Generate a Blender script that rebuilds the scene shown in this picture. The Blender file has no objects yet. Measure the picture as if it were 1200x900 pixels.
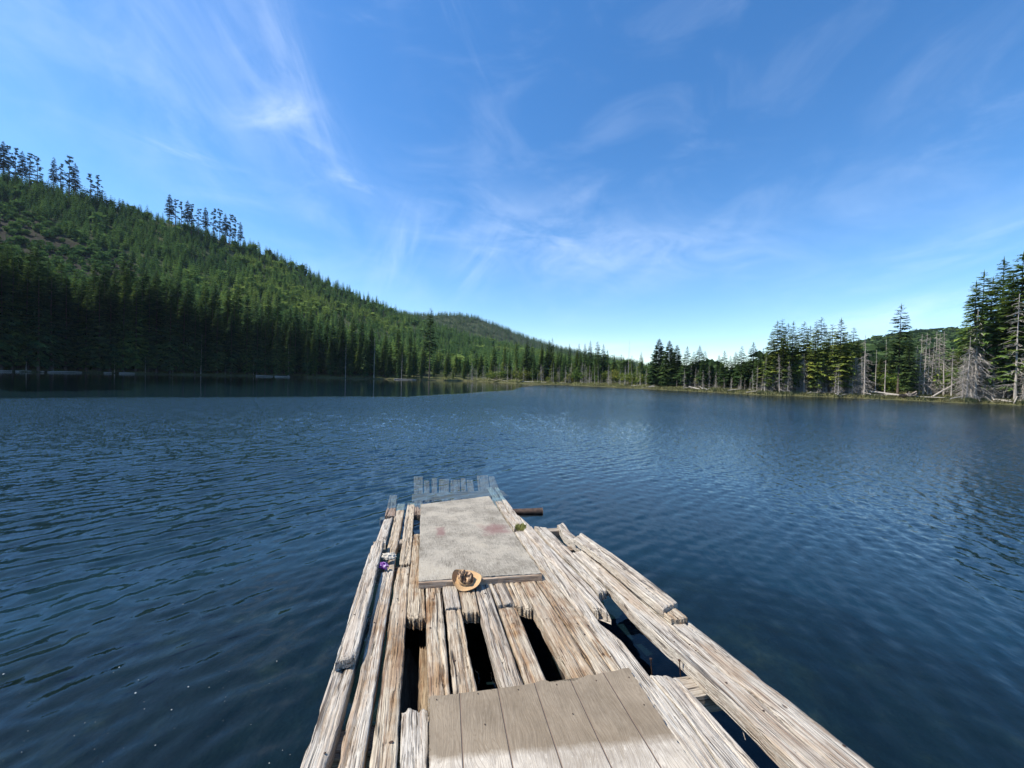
import bpy, math, random
import numpy as np
from mathutils import Matrix, Vector

random.seed(7)
RNG = np.random.default_rng(11)
D = bpy.data
SC = bpy.context.scene
COL = SC.collection
HAZE = .000055
PI = math.pi

# ------------------------------------------------------------------ camera
EYE = Vector((0, 0, 2.16))
F, CX, CY = 451.0, 600.0, 450.0
PITCH, ROLL = math.radians(0.89), math.radians(1.6)
CAMROT = Matrix.Rotation(PI/2 - PITCH, 3, 'X') @ Matrix.Rotation(ROLL, 3, 'Z')
cam_d = D.cameras.new('camera'); cam = D.objects.new('camera', cam_d); COL.objects.link(cam)
cam.matrix_world = Matrix.Translation(EYE) @ CAMROT.to_4x4()
cam_d.sensor_width = 36; cam_d.lens = 36*F/1200
cam_d.clip_start = 0.05; cam_d.clip_end = 6000
SC.camera = cam

def ray(px, py):
    return CAMROT @ Vector(((px-CX)/F, (CY-py)/F, -1))
def hor(px):                       # pixel row of the horizon at column px
    return 443.0 + (px-600)*math.tan(ROLL)
def ux(px):                        # x / depth of a column at the horizon
    r = ray(px, hor(px)); return r.x/r.y
# deck plane z = .66 + A x + B y
PA, PB, PZ = 0.0229, -0.0976, 0.66
def dk(px, py, lift=0.0):
    r = ray(px, py); z0 = PZ + lift
    t = (z0-EYE.z)/(r.z - PA*r.x - PB*r.y)
    return EYE + r*t
DN = Vector((-PA, -PB, 1)).normalized()

# ------------------------------------------------------------------ tagging
def tag(o, label=None, cat=None, group=None, kind=None):
    for k, v in (('label', label), ('category', cat), ('group', group), ('kind', kind)):
        if v: o[k] = v
    return o
def empty(name, loc=(0, 0, 0)):
    o = D.objects.new(name, None); COL.objects.link(o); o.location = loc
    o.empty_display_size = .2
    return o
def link(name, me, parent=None, mat=None):
    o = D.objects.new(name, me); COL.objects.link(o)
    if parent: o.parent = parent
    if mat: me.materials.append(mat)
    return o
def np_mesh(name, V, Fc, tint=None, smooth=False, midx=None):
    """V (n,3), Fc (m,k) with k 3 or 4"""
    V = np.asarray(V, np.float32); Fc = np.asarray(Fc, np.int32)
    me = D.meshes.new(name); n, m, k = len(V), len(Fc), Fc.shape[1]
    me.vertices.add(n); me.vertices.foreach_set('co', V.ravel())
    me.loops.add(m*k); me.loops.foreach_set('vertex_index', Fc.ravel())
    me.polygons.add(m); me.polygons.foreach_set('loop_start', np.arange(0, m*k, k, dtype=np.int32))
    me.polygons.foreach_set('use_smooth', np.full(m, smooth, dtype=bool))
    if midx is not None: me.polygons.foreach_set('material_index', np.asarray(midx, np.int32))
    if tint is not None:
        a = me.attributes.new('tint', 'FLOAT', 'POINT'); a.data.foreach_set('value', np.asarray(tint, np.float32))
    me.update(calc_edges=True); me.validate()
    return me

# ------------------------------------------------------------------ noise
def _hash(ix, iy, seed):
    h = (ix.astype(np.int64)*374761393 + iy.astype(np.int64)*668265263 + seed*974634777) & 0x7fffffff
    h = ((h ^ (h >> 13))*1274126177) & 0x7fffffff
    return ((h ^ (h >> 16)) & 0xffff)/65535.0
def vnoise(x, y, seed=0):
    x, y = np.broadcast_arrays(np.asarray(x, float), np.asarray(y, float))
    ix, iy = np.floor(x), np.floor(y); fx, fy = x-ix, y-iy
    fx = fx*fx*(3-2*fx); fy = fy*fy*(3-2*fy)
    a = _hash(ix, iy, seed); b = _hash(ix+1, iy, seed); c = _hash(ix, iy+1, seed); d = _hash(ix+1, iy+1, seed)
    return (a*(1-fx)+b*fx)*(1-fy) + (c*(1-fx)+d*fx)*fy
def fbm(x, y, seed=0, o=4):
    s, a, t = 0, 1, 0
    for i in range(o):
        s = s + a*vnoise(np.asarray(x)*2**i, np.asarray(y)*2**i, seed+i*17); t += a; a *= .5
    return s/t
def sstep(a, b, x):
    t = np.clip((np.asarray(x, float)-a)/(b-a), 0, 1); return t*t*(3-2*t)

# ------------------------------------------------------------------ node helpers
class NT:
    def __init__(s, tree): s.t = tree
    def n(s, typ, **kw):
        nd = s.t.nodes.new(typ)
        for k, v in kw.items():
            if k.startswith('_'): setattr(nd, k[1:], v)
        return nd
    def put(s, sock, v):
        if v is None: return
        if isinstance(v, bpy.types.NodeSocket): s.t.links.new(v, sock)
        else: sock.default_value = v
    def math(s, op, a, b=None, c=None, clamp=False):
        nd = s.t.nodes.new('ShaderNodeMath'); nd.operation = op; nd.use_clamp = clamp
        s.put(nd.inputs[0], a); s.put(nd.inputs[1], b); s.put(nd.inputs[2], c); return nd.outputs[0]
    def mix(s, f, a, b, mode='MIX'):
        nd = s.t.nodes.new('ShaderNodeMix'); nd.data_type = 'RGBA'; nd.blend_type = mode
        s.put(nd.inputs[0], f); s.put(nd.inputs[6], a); s.put(nd.inputs[7], b); return nd.outputs[2]
    def noise(s, vec, scale=5, detail=3, rough=.55, dist=0.0, dim='3D', col=False):
        nd = s.t.nodes.new('ShaderNodeTexNoise'); nd.noise_dimensions = dim
        s.put(nd.inputs['Vector'], vec); nd.inputs['Scale'].default_value = scale
        nd.inputs['Detail'].default_value = detail; nd.inputs['Roughness'].default_value = rough
        nd.inputs['Distortion'].default_value = dist
        return nd.outputs['Color' if col else 'Fac']
    def mapping(s, vec, scale=(1, 1, 1), loc=(0, 0, 0), rot=(0, 0, 0)):
        nd = s.t.nodes.new('ShaderNodeMapping'); s.put(nd.inputs[0], vec)
        s.put(nd.inputs[1], loc); nd.inputs[2].default_value = rot; nd.inputs[3].default_value = scale; return nd.outputs[0]
    def ramp(s, f, stops, interp='LINEAR'):
        nd = s.t.nodes.new('ShaderNodeValToRGB'); nd.color_ramp.interpolation = interp; e = nd.color_ramp.elements
        while len(e) < len(stops): e.new(0.5)
        for i, (p, c) in enumerate(stops):
            e[i].position = p; e[i].color = (c, c, c, 1) if isinstance(c, (int, float)) else (*c, 1)
        s.put(nd.inputs[0], f); return nd.outputs[0]
    def maprange(s, v, a, b, c=0.0, d=1.0, smooth=False):
        nd = s.t.nodes.new('ShaderNodeMapRange'); nd.interpolation_type = 'SMOOTHSTEP' if smooth else 'LINEAR'
        s.put(nd.inputs[0], v)
        for i, x in enumerate((a, b, c, d)): nd.inputs[1+i].default_value = x
        return nd.outputs[0]
    def bump(s, h, strength=.5, dist=.01, normal=None):
        nd = s.t.nodes.new('ShaderNodeBump'); nd.inputs['Strength'].default_value = strength
        nd.inputs['Distance'].default_value = dist; s.put(nd.inputs['Height'], h); s.put(nd.inputs['Normal'], normal)
        return nd.outputs[0]
def new_mat(name):
    m = D.materials.new(name); m.use_nodes = True; m.node_tree.nodes.clear()
    t = NT(m.node_tree); out = t.n('ShaderNodeOutputMaterial')
    return m, t, out
def principled(t, out, col, rough=.7, normal=None, spec=.5):
    b = t.n('ShaderNodeBsdfPrincipled'); t.put(b.inputs['Base Color'], col); t.put(b.inputs['Roughness'], rough)
    t.put(b.inputs['Normal'], normal); b.inputs['Specular IOR Level'].default_value = spec
    t.t.links.new(b.outputs[0], out.inputs[0]); return b

# ------------------------------------------------------------------ materials
def wood_mat():
    """weathered timber: grain along local Y; object colour rgb = tint, alpha = how much rusty heartwood shows"""
    m, t, out = new_mat('weathered_timber')
    tc = t.n('ShaderNodeTexCoord').outputs['Object']
    oi = t.n('ShaderNodeObjectInfo')
    off = t.n('ShaderNodeCombineXYZ'); 
    t.put(off.inputs[0], t.math('MULTIPLY', oi.outputs['Random'], 37.0)); t.put(off.inputs[1], t.math('MULTIPLY', oi.outputs['Random'], 91.0))
    va = t.n('ShaderNodeVectorMath', _operation='ADD'); t.put(va.inputs[0], tc); t.put(va.inputs[1], off.outputs[0]); P = va.outputs[0]
    # slow sideways wander of the grain
    w = t.noise(t.mapping(P, (1.5, 1.1, 1)), 2.2, 2, col=True)
    wv = t.n('ShaderNodeVectorMath', _operation='MULTIPLY_ADD'); t.put(wv.inputs[0], w); wv.inputs[1].default_value = (.028, 0, .03); t.put(wv.inputs[2], P)
    G = wv.outputs[0]
    fine = t.noise(t.mapping(G, (1, .016, 1)), 250, 4, .65)
    mid = t.noise(t.mapping(G, (1, .024, 1)), 78, 3, .6)
    broad = t.noise(t.mapping(G, (1, .10, 1)), 13, 3, .55)
    blot = t.noise(P, 5.5, 4, .6)
    speck = t.noise(t.mapping(P, (1, .35, 1)), 75, 3, .7)
    base = t.ramp(fine, [(.30, (.145, .118, .098)), (.43, (.36, .323, .285)), (.56, (.57, .535, .49)), (.72, (.74, .71, .665))])
    brown = t.ramp(mid, [(.3, (.075, .040, .021)), (.48, (.25, .155, .088)), (.62, (.42, .30, .195)), (.8, (.52, .40, .29))])
    bmask = t.math('MULTIPLY', t.maprange(t.math('ADD', t.math('MULTIPLY', broad, .65), t.math('MULTIPLY', blot, .45)), .50, .64), oi.outputs['Alpha'], clamp=True)
    c = t.mix(bmask, base, brown)
    red = t.maprange(t.noise(t.mapping(G, (1, .02, 1), (3, 7, 2)), 75, 3, .6), .545, .62, 0, 1)
    c = t.mix(t.math('MULTIPLY', red, t.math('MULTIPLY_ADD', oi.outputs['Alpha'], .60, .16)), c, (.15, .075, .042, 1))
    crack = t.maprange(t.noise(t.mapping(G, (1, .016, 1)), 44, 2, .5), .625, .67)
    crack2 = t.maprange(t.noise(t.mapping(G, (1, .03, 1), (5, 3, 1)), 120, 2, .5), .62, .67)
    cr = t.math('MAXIMUM', crack, t.math('MULTIPLY', crack2, .7))
    c = t.mix(t.math('MULTIPLY', cr, .85), c, (.035, .022, .016, 1))
    c = t.mix(t.maprange(speck, .68, .78, 0, .45), c, (.11, .085, .07, 1))
    c = t.mix(t.maprange(t.noise(P, 2.3, 3, .6), .42, .72, 0, .30), c, (.64, .62, .60, 1))
    # knots
    vo = t.n('ShaderNodeTexVoronoi'); vo.feature = 'F1'; t.put(vo.inputs['Vector'], t.mapping(G, (1, .6, 1))); vo.inputs['Scale'].default_value = 8.5
    kd = vo.outputs['Distance']
    kn = t.math('MULTIPLY', t.maprange(kd, .10, .055), t.math('GREATER_THAN', t.noise(vo.outputs['Position'], 3.1, 0), .5))
    c = t.mix(t.math('MULTIPLY', kn, .8), c, (.085, .045, .028, 1))
    hs = t.n('ShaderNodeMix', _data_type='RGBA', _blend_type='MULTIPLY'); hs.inputs[0].default_value = 1
    t.put(hs.inputs[6], c); t.put(hs.inputs[7], oi.outputs['Color']); c = hs.outputs[2]
    h = t.math('ADD', t.math('MULTIPLY', fine, .45), t.math('MULTIPLY', mid, .6))
    h = t.math('SUBTRACT', h, t.math('MULTIPLY', cr, 1.2))
    h = t.math('SUBTRACT', h, t.math('MULTIPLY', kn, .5))
    nrm = t.bump(h, 1.0, .014)
    principled(t, out, c, .82, nrm, .25)
    return m
def nail_mat():
    m, t, out = new_mat('rusty_iron')
    tc = t.n('ShaderNodeTexCoord').outputs['Object']
    c = t.ramp(t.noise(tc, 60, 3), [(.35, (.03, .02, .016)), (.65, (.10, .055, .035))])
    b = principled(t, out, c, .7); b.inputs['Metallic'].default_value = .5
    return m
def ply_mat(name, a, b, stain, grooves):
    m, t, out = new_mat(name)
    tc = t.n('ShaderNodeTexCoord').outputs['Object']
    w = t.noise(t.mapping(tc, (1.2, .9, 1)), 2.0, 2, col=True)
    wv = t.n('ShaderNodeVectorMath', _operation='MULTIPLY_ADD'); t.put(wv.inputs[0], w); wv.inputs[1].default_value = (.16, .1, 0); t.put(wv.inputs[2], tc)
    G = wv.outputs[0]
    cath = t.noise(t.mapping(G, (1, .13, 1)), 15, 2, .5, .5)
    band = t.math('SINE', t.math('MULTIPLY', cath, 95.0))
    fine = t.noise(t.mapping(G, (1, .04, 1)), 150, 4, .7)
    blot = t.noise(tc, 4.2, 5, .62)
    flake = t.noise(t.mapping(tc, (1, .5, 1)), 42, 4, .7)
    f = t.math('ADD', t.math('MULTIPLY', fine, .7), t.math('MULTIPLY', band, .10))
    c = t.ramp(t.math('MULTIPLY_ADD', blot, .35, f), [(.34, a), (.50, tuple((x+y)/2 for x, y in zip(a, b))), (.68, b)])
    big = t.noise(tc, 1.7, 4, .65)
    c = t.mix(t.maprange(big, .46, .60, 0, .55), c, tuple(x*y for x, y in zip(b, (1.12, 1.08, 1.02)))+(1,))
    c = t.mix(t.maprange(big, .50, .36, 0, .5), c, tuple(x*y for x, y in zip(a, (.95, .90, .82)))+(1,))
    c = t.mix(t.maprange(flake, .56, .70, 0, .55), c, tuple(min(1, x*1.18) for x in b)+(1,))
    c = t.mix(t.maprange(flake, .42, .30, 0, .55), c, tuple(x*.55 for x in a)+(1,))
    if grooves: c = t.mix(t.maprange(band, -.1, .9, 0, .55), c, (.19, .155, .12, 1))
    else: c = t.mix(t.maprange(band, .2, 1, 0, .3), c, (.15, .125, .10, 1))
    sx = t.n('ShaderNodeSeparateXYZ'); t.put(sx.inputs[0], tc)
    if stain == 'brown':          # an old board lay on the far strip and left a brown patch with a slanting edge
        e = t.math('MULTIPLY_ADD', sx.outputs[0], 0.06, sx.outputs[1])
        e = t.math('MULTIPLY_ADD', t.noise(tc, 22, 3), .06, e)
        msk = t.maprange(e, .125, .165, 0, .8)
        c = t.mix(msk, c, t.ramp(t.math('MULTIPLY_ADD', blot, .5, t.math('MULTIPLY', fine, .5)), [(.36, (.12, .090, .056)), (.64, (.225, .172, .11))]))
    if stain == 'rust':
        ca = t.math('SUBTRACT', 1.0, 0.0)
        for (x0, y0, rx, ry) in stain_spots:
            dx = t.math('DIVIDE', t.math('SUBTRACT', sx.outputs[0], x0), rx); dy = t.math('DIVIDE', t.math('SUBTRACT', sx.outputs[1], y0), ry)
            r = t.math('MAXIMUM', t.math('ABSOLUTE', dx), t.math('ABSOLUTE', dy))
            r = t.math('MULTIPLY_ADD', t.noise(tc, 9, 5, .7), 1.9, r)
            c = t.mix(t.maprange(r, 2.05, 1.35, 0, .75), c, (.19, .105, .095, 1))
    gv = None
    if grooves:
        fr = t.math('FRACT', t.math('DIVIDE', t.math('ADD', sx.outputs[0], 5.0), grooves))
        gv = t.maprange(t.math('ABSOLUTE', t.math('SUBTRACT', fr, .5)), .008, .020)
        c = t.mix(t.math('SUBTRACT', 1.0, gv), c, (.16, .115, .085, 1))
    h = t.math('ADD', t.math('MULTIPLY', fine, .5), t.math('MULTIPLY', flake, .5))
    if gv is not None: h = t.math('MULTIPLY_ADD', gv, 1.6, h)
    principled(t, out, c, .85, t.bump(h, .7, .006), .25)
    return m
def foliage_mat():
    m, t, out = new_mat('conifer_needles')
    tint = t.n('ShaderNodeAttribute', _attribute_name='tint').outputs['Fac']
    oi = t.n('ShaderNodeObjectInfo')
    f = t.math('ADD', t.math('MULTIPLY', tint, .85), t.math('MULTIPLY', oi.outputs['Random'], .25))
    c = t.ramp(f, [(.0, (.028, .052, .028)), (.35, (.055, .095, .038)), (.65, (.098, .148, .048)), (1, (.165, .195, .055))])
    c = t.mix(1.0, c, oi.outputs['Color'], 'MULTIPLY')
    d = t.n('ShaderNodeBsdfDiffuse'); t.put(d.inputs[0], c)
    tr = t.n('ShaderNodeBsdfTranslucent'); t.put(tr.inputs[0], c)
    mx = t.n('ShaderNodeMixShader'); mx.inputs[0].default_value = .28
    t.t.links.new(d.outputs[0], mx.inputs[1]); t.t.links.new(tr.outputs[0], mx.inputs[2]); t.t.links.new(mx.outputs[0], out.inputs[0])
    return m
def bark_mat(name, a, b):
    m, t, out = new_mat(name)
    tc = t.n('ShaderNodeTexCoord').outputs['Object']
    oi = t.n('ShaderNodeObjectInfo')
    c = t.ramp(t.noise(t.mapping(tc, (1, 1, .12)), 9, 4, .7), [(.3, a), (.7, b)])
    c = t.mix(t.math('MULTIPLY', oi.outputs['Random'], .35), c, tuple(x*1.4 for x in b)+(1,))
    principled(t, out, c, .9, None, .2)
    return m
def plain_mat(name, a, b, scale=20, rough=.8, bump=.3, bd=.01):
    m, t, out = new_mat(name)
    tc = t.n('ShaderNodeTexCoord').outputs['Object']
    n = t.noise(tc, scale, 4, .65)
    principled(t, out, t.ramp(n, [(.3, a), (.7, b)]), rough, t.bump(n, bump, bd), .3)
    return m
def terrain_mat():
    m, t, out = new_mat('hill_ground')
    geo = t.n('ShaderNodeNewGeometry')
    P = geo.outputs['Position']; sx = t.n('ShaderNodeSeparateXYZ'); t.put(sx.inputs[0], P)
    n1 = t.noise(P, .03, 5, .6); n2 = t.noise(P, .25, 4, .65); n3 = t.noise(P, 2.2, 4, .65)
    g = t.ramp(t.math('ADD', t.math('MULTIPLY', n1, .5), t.math('MULTIPLY', n2, .5)), [(.35, (.022, .032, .016)), (.52, (.040, .055, .022)), (.72, (.11, .10, .05))])
    g = t.mix(t.maprange(n3, .5, .75, 0, .5), g, (.12, .095, .06, 1))
    clear = t.n('ShaderNodeAttribute', _attribute_name='clear').outputs['Fac']
    br = t.ramp(t.math('ADD', t.math('MULTIPLY', n3, .5), t.math('MULTIPLY', n2, .5)), [(.35, (.012, .016, .010)), (.55, (.026, .024, .017)), (.72, (.06, .05, .038))])
    g = t.mix(clear, g, br)
    # shore strip: olive grass and grey mud by height
    bank = t.maprange(t.math('MULTIPLY_ADD', n3, .5, sx.outputs[2]), .40, .95)
    sh = t.ramp(t.math('ADD', t.math('MULTIPLY', n2, .5), t.math('MULTIPLY', n3, .5)), [(.38, (.10, .085, .045)), (.52, (.11, .125, .035)), (.66, (.19, .18, .09))])
    g2 = t.mix(t.maprange(sx.outputs[2], 1.0, 2.2), sh, g)
    mud = t.ramp(n3, [(.35, (.05, .045, .025)), (.65, (.105, .10, .055))])
    g2 = t.mix(t.math('MAXIMUM', bank, .35), mud, g2)
    # the lake bed under water: silt and weed, the water's depth tint painted on the deep part
    bed = t.ramp(t.math('ADD', t.math('MULTIPLY', t.noise(P, 1.1, 5, .65), .65), t.math('MULTIPLY', n3, .35)), [(.38, (.004, .009, .009)), (.54, (.007, .014, .013)), (.62, (.015, .023, .018)), (.74, (.05, .052, .032))])
    deep = t.maprange(sx.outputs[2], -.75, -2.6)
    bed = t.mix(deep, bed, (.013, .036, .050, 1))
    c = t.mix(t.maprange(sx.outputs[2], .0, -.10), g2, bed)
    principled(t, out, c, .95, t.bump(n3, .6, .15), .1)
    return m
def water_mat():
    m, t, out = new_mat('lake_water')
    geo = t.n('ShaderNodeNewGeometry'); P = geo.outputs['Position']
    rot = t.mapping(P, (1.0, .35, 1), rot=(0, 0, math.radians(33)))
    h = t.noise(rot, 9.0, 2, .5)
    calm = t.n('ShaderNodeAttribute', _attribute_name='ripple').outputs['Fac']
    nd = t.n('ShaderNodeBump'); nd.inputs['Distance'].default_value = .012; t.put(nd.inputs['Height'], h); t.put(nd.inputs['Strength'], t.math('MULTIPLY', calm, .45))
    # beyond the reach of the modelled ripples, small facets tilt the surface
    fac = t.n('ShaderNodeVectorMath', _operation='SUBTRACT'); t.put(fac.inputs[0], t.noise(t.mapping(P, (1, .6, 1), rot=(0, 0, math.radians(33))), 24.0, 2, .6, col=True)); fac.inputs[1].default_value = (.5, .5, .5)
    dist = t.n('ShaderNodeVectorMath', _operation='LENGTH'); t.put(dist.inputs[0], P)
    kk = t.math('MULTIPLY', calm, t.maprange(dist.outputs['Value'], 4, 32, .12, 2.1, True))
    kv = t.n('ShaderNodeCombineXYZ'); t.put(kv.inputs[0], kk); t.put(kv.inputs[1], kk)
    ma = t.n('ShaderNodeVectorMath', _operation='MULTIPLY_ADD'); t.put(ma.inputs[0], fac.outputs[0]); t.put(ma.inputs[1], kv.outputs[0]); t.put(ma.inputs[2], nd.outputs[0])
    nz_ = t.n('ShaderNodeVectorMath', _operation='NORMALIZE'); t.put(nz_.inputs[0], ma.outputs[0]); nrm = nz_.outputs[0]
    fr = t.n('ShaderNodeFresnel'); fr.inputs[0].default_value = 1.333; t.put(fr.inputs[1], nrm)
    gl = t.n('ShaderNodeBsdfGlossy'); gl.inputs['Roughness'].default_value = .035; gl.inputs['Color'].default_value = (1, 1, 1, 1); t.put(gl.inputs['Normal'], nrm)
    tr = t.n('ShaderNodeBsdfTransparent'); tr.inputs[0].default_value = (.60, .75, .82, 1)
    mx = t.n('ShaderNodeMixShader'); t.put(mx.inputs[0], fr.outputs[0])
    t.t.links.new(tr.outputs[0], mx.inputs[1]); t.t.links.new(gl.outputs[0], mx.inputs[2]); t.t.links.new(mx.outputs[0], out.inputs[0])
    return m

WOOD = wood_mat(); NAIL = nail_mat(); LEAF = foliage_mat()
BARK = bark_mat('conifer_bark', (.055, .042, .034), (.15, .12, .10))
DEADW = bark_mat('bleached_deadwood', (.21, .19, .165), (.43, .395, .345))
TERR = terrain_mat(); WATER = water_mat()

# ------------------------------------------------------------------ terrain tables (by photo column, turned into bearings)
def bear(px): return math.atan(ux(px))
def tab(rows, extra_lo=(), extra_hi=()):
    a = [(math.radians(d), v) for d, v in extra_lo]
    for px, dep, *_ in rows:
        u = ux(px); a.append((math.atan(u), dep*math.sqrt(1+u*u)))
    a += [(math.radians(d), v) for d, v in extra_hi]
    a = np.array(a); return a[:, 0], a[:, 1]
def shore_dep(px, py): return EYE.z*F/(py-hor(px))
SHORE_PX = [(0, 435.5), (100, 437), (200, 439), (300, 441), (400, 443.3), (500, 445.6), (560, 447), (600, 449), (650, 450.8), (700, 453), (760, 456), (820, 459), (900, 463.2), (960, 465), (1000, 466.5), (1050, 468.5), (1100, 471), (1150, 473), (1200, 475)]
SHT = tab([(px, shore_dep(px, py)) for px, py in SHORE_PX], [(-180, 13), (-140, 26), (-110, 60), (-80, 110), (-65, 140)], [(65, 95), (85, 75), (110, 50), (140, 26), (180, 13)])
RDT = tab([(0, 300), (100, 320), (200, 350), (300, 400), (400, 450), (500, 520), (600, 560), (700, 520), (780, 500), (900, 460), (980, 440), (1080, 430), (1200, 420)], [(-180, 300), (-110, 520), (-80, 520)], [(75, 640), (110, 500), (180, 300)])
def hts(rows, lo, hi):
    a = [(math.radians(d), v) for d, v in lo] + [(bear(px), v) for px, v in rows] + [(math.radians(d), v) for d, v in hi]
    a = np.array(a); return a[:, 0], a[:, 1]
def hgt(px, py, dep): return (hor(px)-py)/F*dep
HRT = hts([(0, hgt(0, 212, 300)), (100, hgt(100, 236, 320)), (200, hgt(200, 264, 350)), (300, hgt(300, 296, 400)), (400, hgt(400, 341, 450)), (500, hgt(500, 381, 520)), (600, hgt(600, 408, 560)), (660, hgt(660, 421, 540)), (700, 16), (760, 6), (860, 5), (940, 16), (990, hgt(990, 412, 440)), (1040, hgt(1040, 401, 432)), (1080, hgt(1080, 395, 430)), (1130, hgt(1130, 394, 426)), (1200, hgt(1200, 392, 420))], [(-180, 15), (-120, 80), (-85, 170)], [(75, 80), (120, 30), (180, 15)])
FDEP = 1080.0
FAR = hts([(380, hgt(380, 366, FDEP)), (505, hgt(505, 372, FDEP)), (535, hgt(535, 372, FDEP)), (560, hgt(560, 376, FDEP)), (590, hgt(590, 386, FDEP)), (620, hgt(620, 398, FDEP)), (650, hgt(650, 408, FDEP)), (700, hgt(700, 418, FDEP)), (760, hgt(760, 431, FDEP)), (900, 20)], [(-180, 10), (-100, 90), (-40, 150)], [(60, 40), (180, 10)])
def interp(T, th): return np.interp(th, T[0], T[1])
def terrain_z(x, y):
    x, y = np.asarray(x, float), np.asarray(y, float)
    r = np.hypot(x, y); th = np.arctan2(x, y)
    r0 = interp(SHT, th) + (fbm(th*60, th*0+3.3, 5, 3)-.5)*r_amp(th); r1 = interp(RDT, th); h1 = interp(HRT, th); hf = interp(FAR, th)
    d = r-r0
    bed = -np.minimum(np.abs(np.minimum(d, 0))*.22, .95+2.4*sstep(4.5, 15, r)+1.2*sstep(18, 40, r))
    bed = bed + (fbm(x*.6, y*.6, 9, 3)-.5)*.5*sstep(0, -2, d)
    bank = .55*sstep(-.3, 2.5, d) + 1.5*sstep(2, 14, d)
    t = np.clip((d-14)/np.maximum(r1-r0-14, 30), 0, 1)
    und = (fbm(x*.012, y*.012, 21, 4)-.5)
    hill = h1*t*(.62+.38*t) + und*22*t*(1-t)*np.minimum(h1/60, 1) + (fbm(x*.05, y*.05, 33, 3)-.5)*3.0*t
    fall = 1-.55*sstep(0, 1, (r-r1)/(r1*.55))
    hill = np.where(r > r1, hill*fall, hill)
    cs = np.cos(np.clip(th, -1.2, 1.2)); fd = FDEP/cs
    far = hf*sstep(.62, 1.0, r/fd)*(1-.5*sstep(1.0, 1.35, r/fd)) + (fbm(x*.01, y*.01, 43, 3)-.5)*14*sstep(.7, .9, r/fd)
    return np.where(d < 0, np.maximum(bed, -4.6), bank) + np.where(d > 0, np.maximum(hill, far), 0)
def r_amp(th): return 9.0 + 0*th
def shore_r(th): return float(interp(SHT, th) + (fbm(np.array(th*60), np.array(3.3), 5, 3)-.5)*9.0)
def clear_mask(x, y):
    """the logged, brown patch on the left hillside"""
    th = np.arctan2(x, y); r = np.hypot(x, y)
    r0, r1 = interp(SHT, th), interp(RDT, th); t = (r-r0)/(r1-r0)
    p = CX + F*np.tan(np.clip(th, -1.2, 1.2))
    tc = .62 - .22*(p-40)/190.0
    e = np.maximum(np.abs(t-tc)/(.20-.0003*np.abs(p)), np.abs(p-45)/150.0) + (fbm(x*.05, y*.05, 71, 3)-.5)*.8
    return 1-sstep(.75, 1.0, e)

def polar_grid(thetas, rs, closed):
    T, R = np.meshgrid(thetas, rs); return (R*np.sin(T)), (R*np.cos(T))
def grid_faces(nr, nt, closed):
    i = np.arange(nr-1)[:, None]; j = np.arange(nt if closed else nt-1)[None, :]
    a = i*nt+j; b = i*nt+(j+1) % nt; c = (i+1)*nt+(j+1) % nt; d = (i+1)*nt+j
    return np.stack([a, d, c, b], -1).reshape(-1, 4)   # (faces down for polar sheets: reversed there)

th_f = np.linspace(-1.15, 1.15, 620); th_b = np.linspace(1.15, 2*PI-1.15, 150)[1:-1]
ths = np.concatenate([th_f, th_b]); ths_w = (ths+PI) % (2*PI)-PI
rs = np.concatenate([[.05], np.linspace(.6, 12, 40), np.geomspace(12.4, 420, 260), np.linspace(424, 1500, 150), [1640]])
X, Y = polar_grid(ths_w, rs, True); Z = terrain_z(X, Y)
Z[-1] = np.minimum(Z[-1], 20)
V = np.stack([X, Y, Z], -1).reshape(-1, 3)
me = np_mesh('terrain', V, grid_faces(len(rs), len(ths), True)[:, ::-1], smooth=True)
a = me.attributes.new('clear', 'FLOAT', 'POINT'); a.data.foreach_set('value', clear_mask(X, Y).astype(np.float32).ravel())
tag(link('terrain', me, mat=TERR), kind='structure')

# ------------------------------------------------------------------ lake water: a sheet of real ripples
def ripple_amp(x, y):
    dep = np.maximum(y, .01); u = x/dep
    B = np.interp(u, [-3, -1.33, -.67, -.27, -.12, 0.0, .10, .25], [16, 24, 31, 38, 50, 70, 150, 900])
    B = B*(1+.25*(fbm(x*.03, y*.03, 61, 3)-.5))
    k = sstep(1.03, .91, dep/B)
    streak = sstep(.60, .66, fbm(x*.02+7, y*.16, 66, 2))*.5*sstep(-.6, -.2, u)
    lee = np.where(x > -.6, .30+.70*sstep(2.0, 9.0, np.hypot(x+.6, np.maximum(0, y-5))), .50+.50*sstep(1.0, 4.5, np.hypot(x+.6, np.maximum(0, y-5))))
    gust = .6+.8*fbm(x*.06, y*.06, 63, 3)
    return np.where(y > 0, np.maximum(k, .035), 1.0)*lee*gust
nw = 1000
th_f = np.linspace(-1.12, 1.12, nw); th_b = np.linspace(1.12, 2*PI-1.12, 170)[1:-1]
tw = np.concatenate([th_f, th_b]); tw_w = (tw+PI) % (2*PI)-PI
rw = np.concatenate([[.03], np.geomspace(.5, 330, 1650)])
X, Y = polar_grid(tw_w, rw, True); Z = np.zeros_like(X)
R = np.hypot(X, Y)
wr = np.random.default_rng(5)
for i in range(54):
    lam = float(np.exp(wr.uniform(math.log(.13), math.log(.75))))
    ang = math.radians(147 + wr.normal(0, 17)) if i % 4 else math.radians(100 + wr.normal(0, 30))
    k = 2*PI/lam; kx, ky = k*math.cos(ang), k*math.sin(ang)
    slope = .0235*math.exp(-((math.log(lam/.29))/.62)**2)
    cell = np.maximum(R*.0039, .004); fade = sstep(.45, .2, cell/lam)
    env = .4+1.2*vnoise(X*.35/lam**.5+i*3.1, Y*.35/lam**.5, 200+i)
    ph = kx*X+ky*Y+wr.uniform(0, 6.28)+1.2*vnoise(X*.5, Y*.5, 300+i)
    s = np.sin(ph)
    Z += (s + .22*np.cos(2*ph))*slope/k*env*fade
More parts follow.
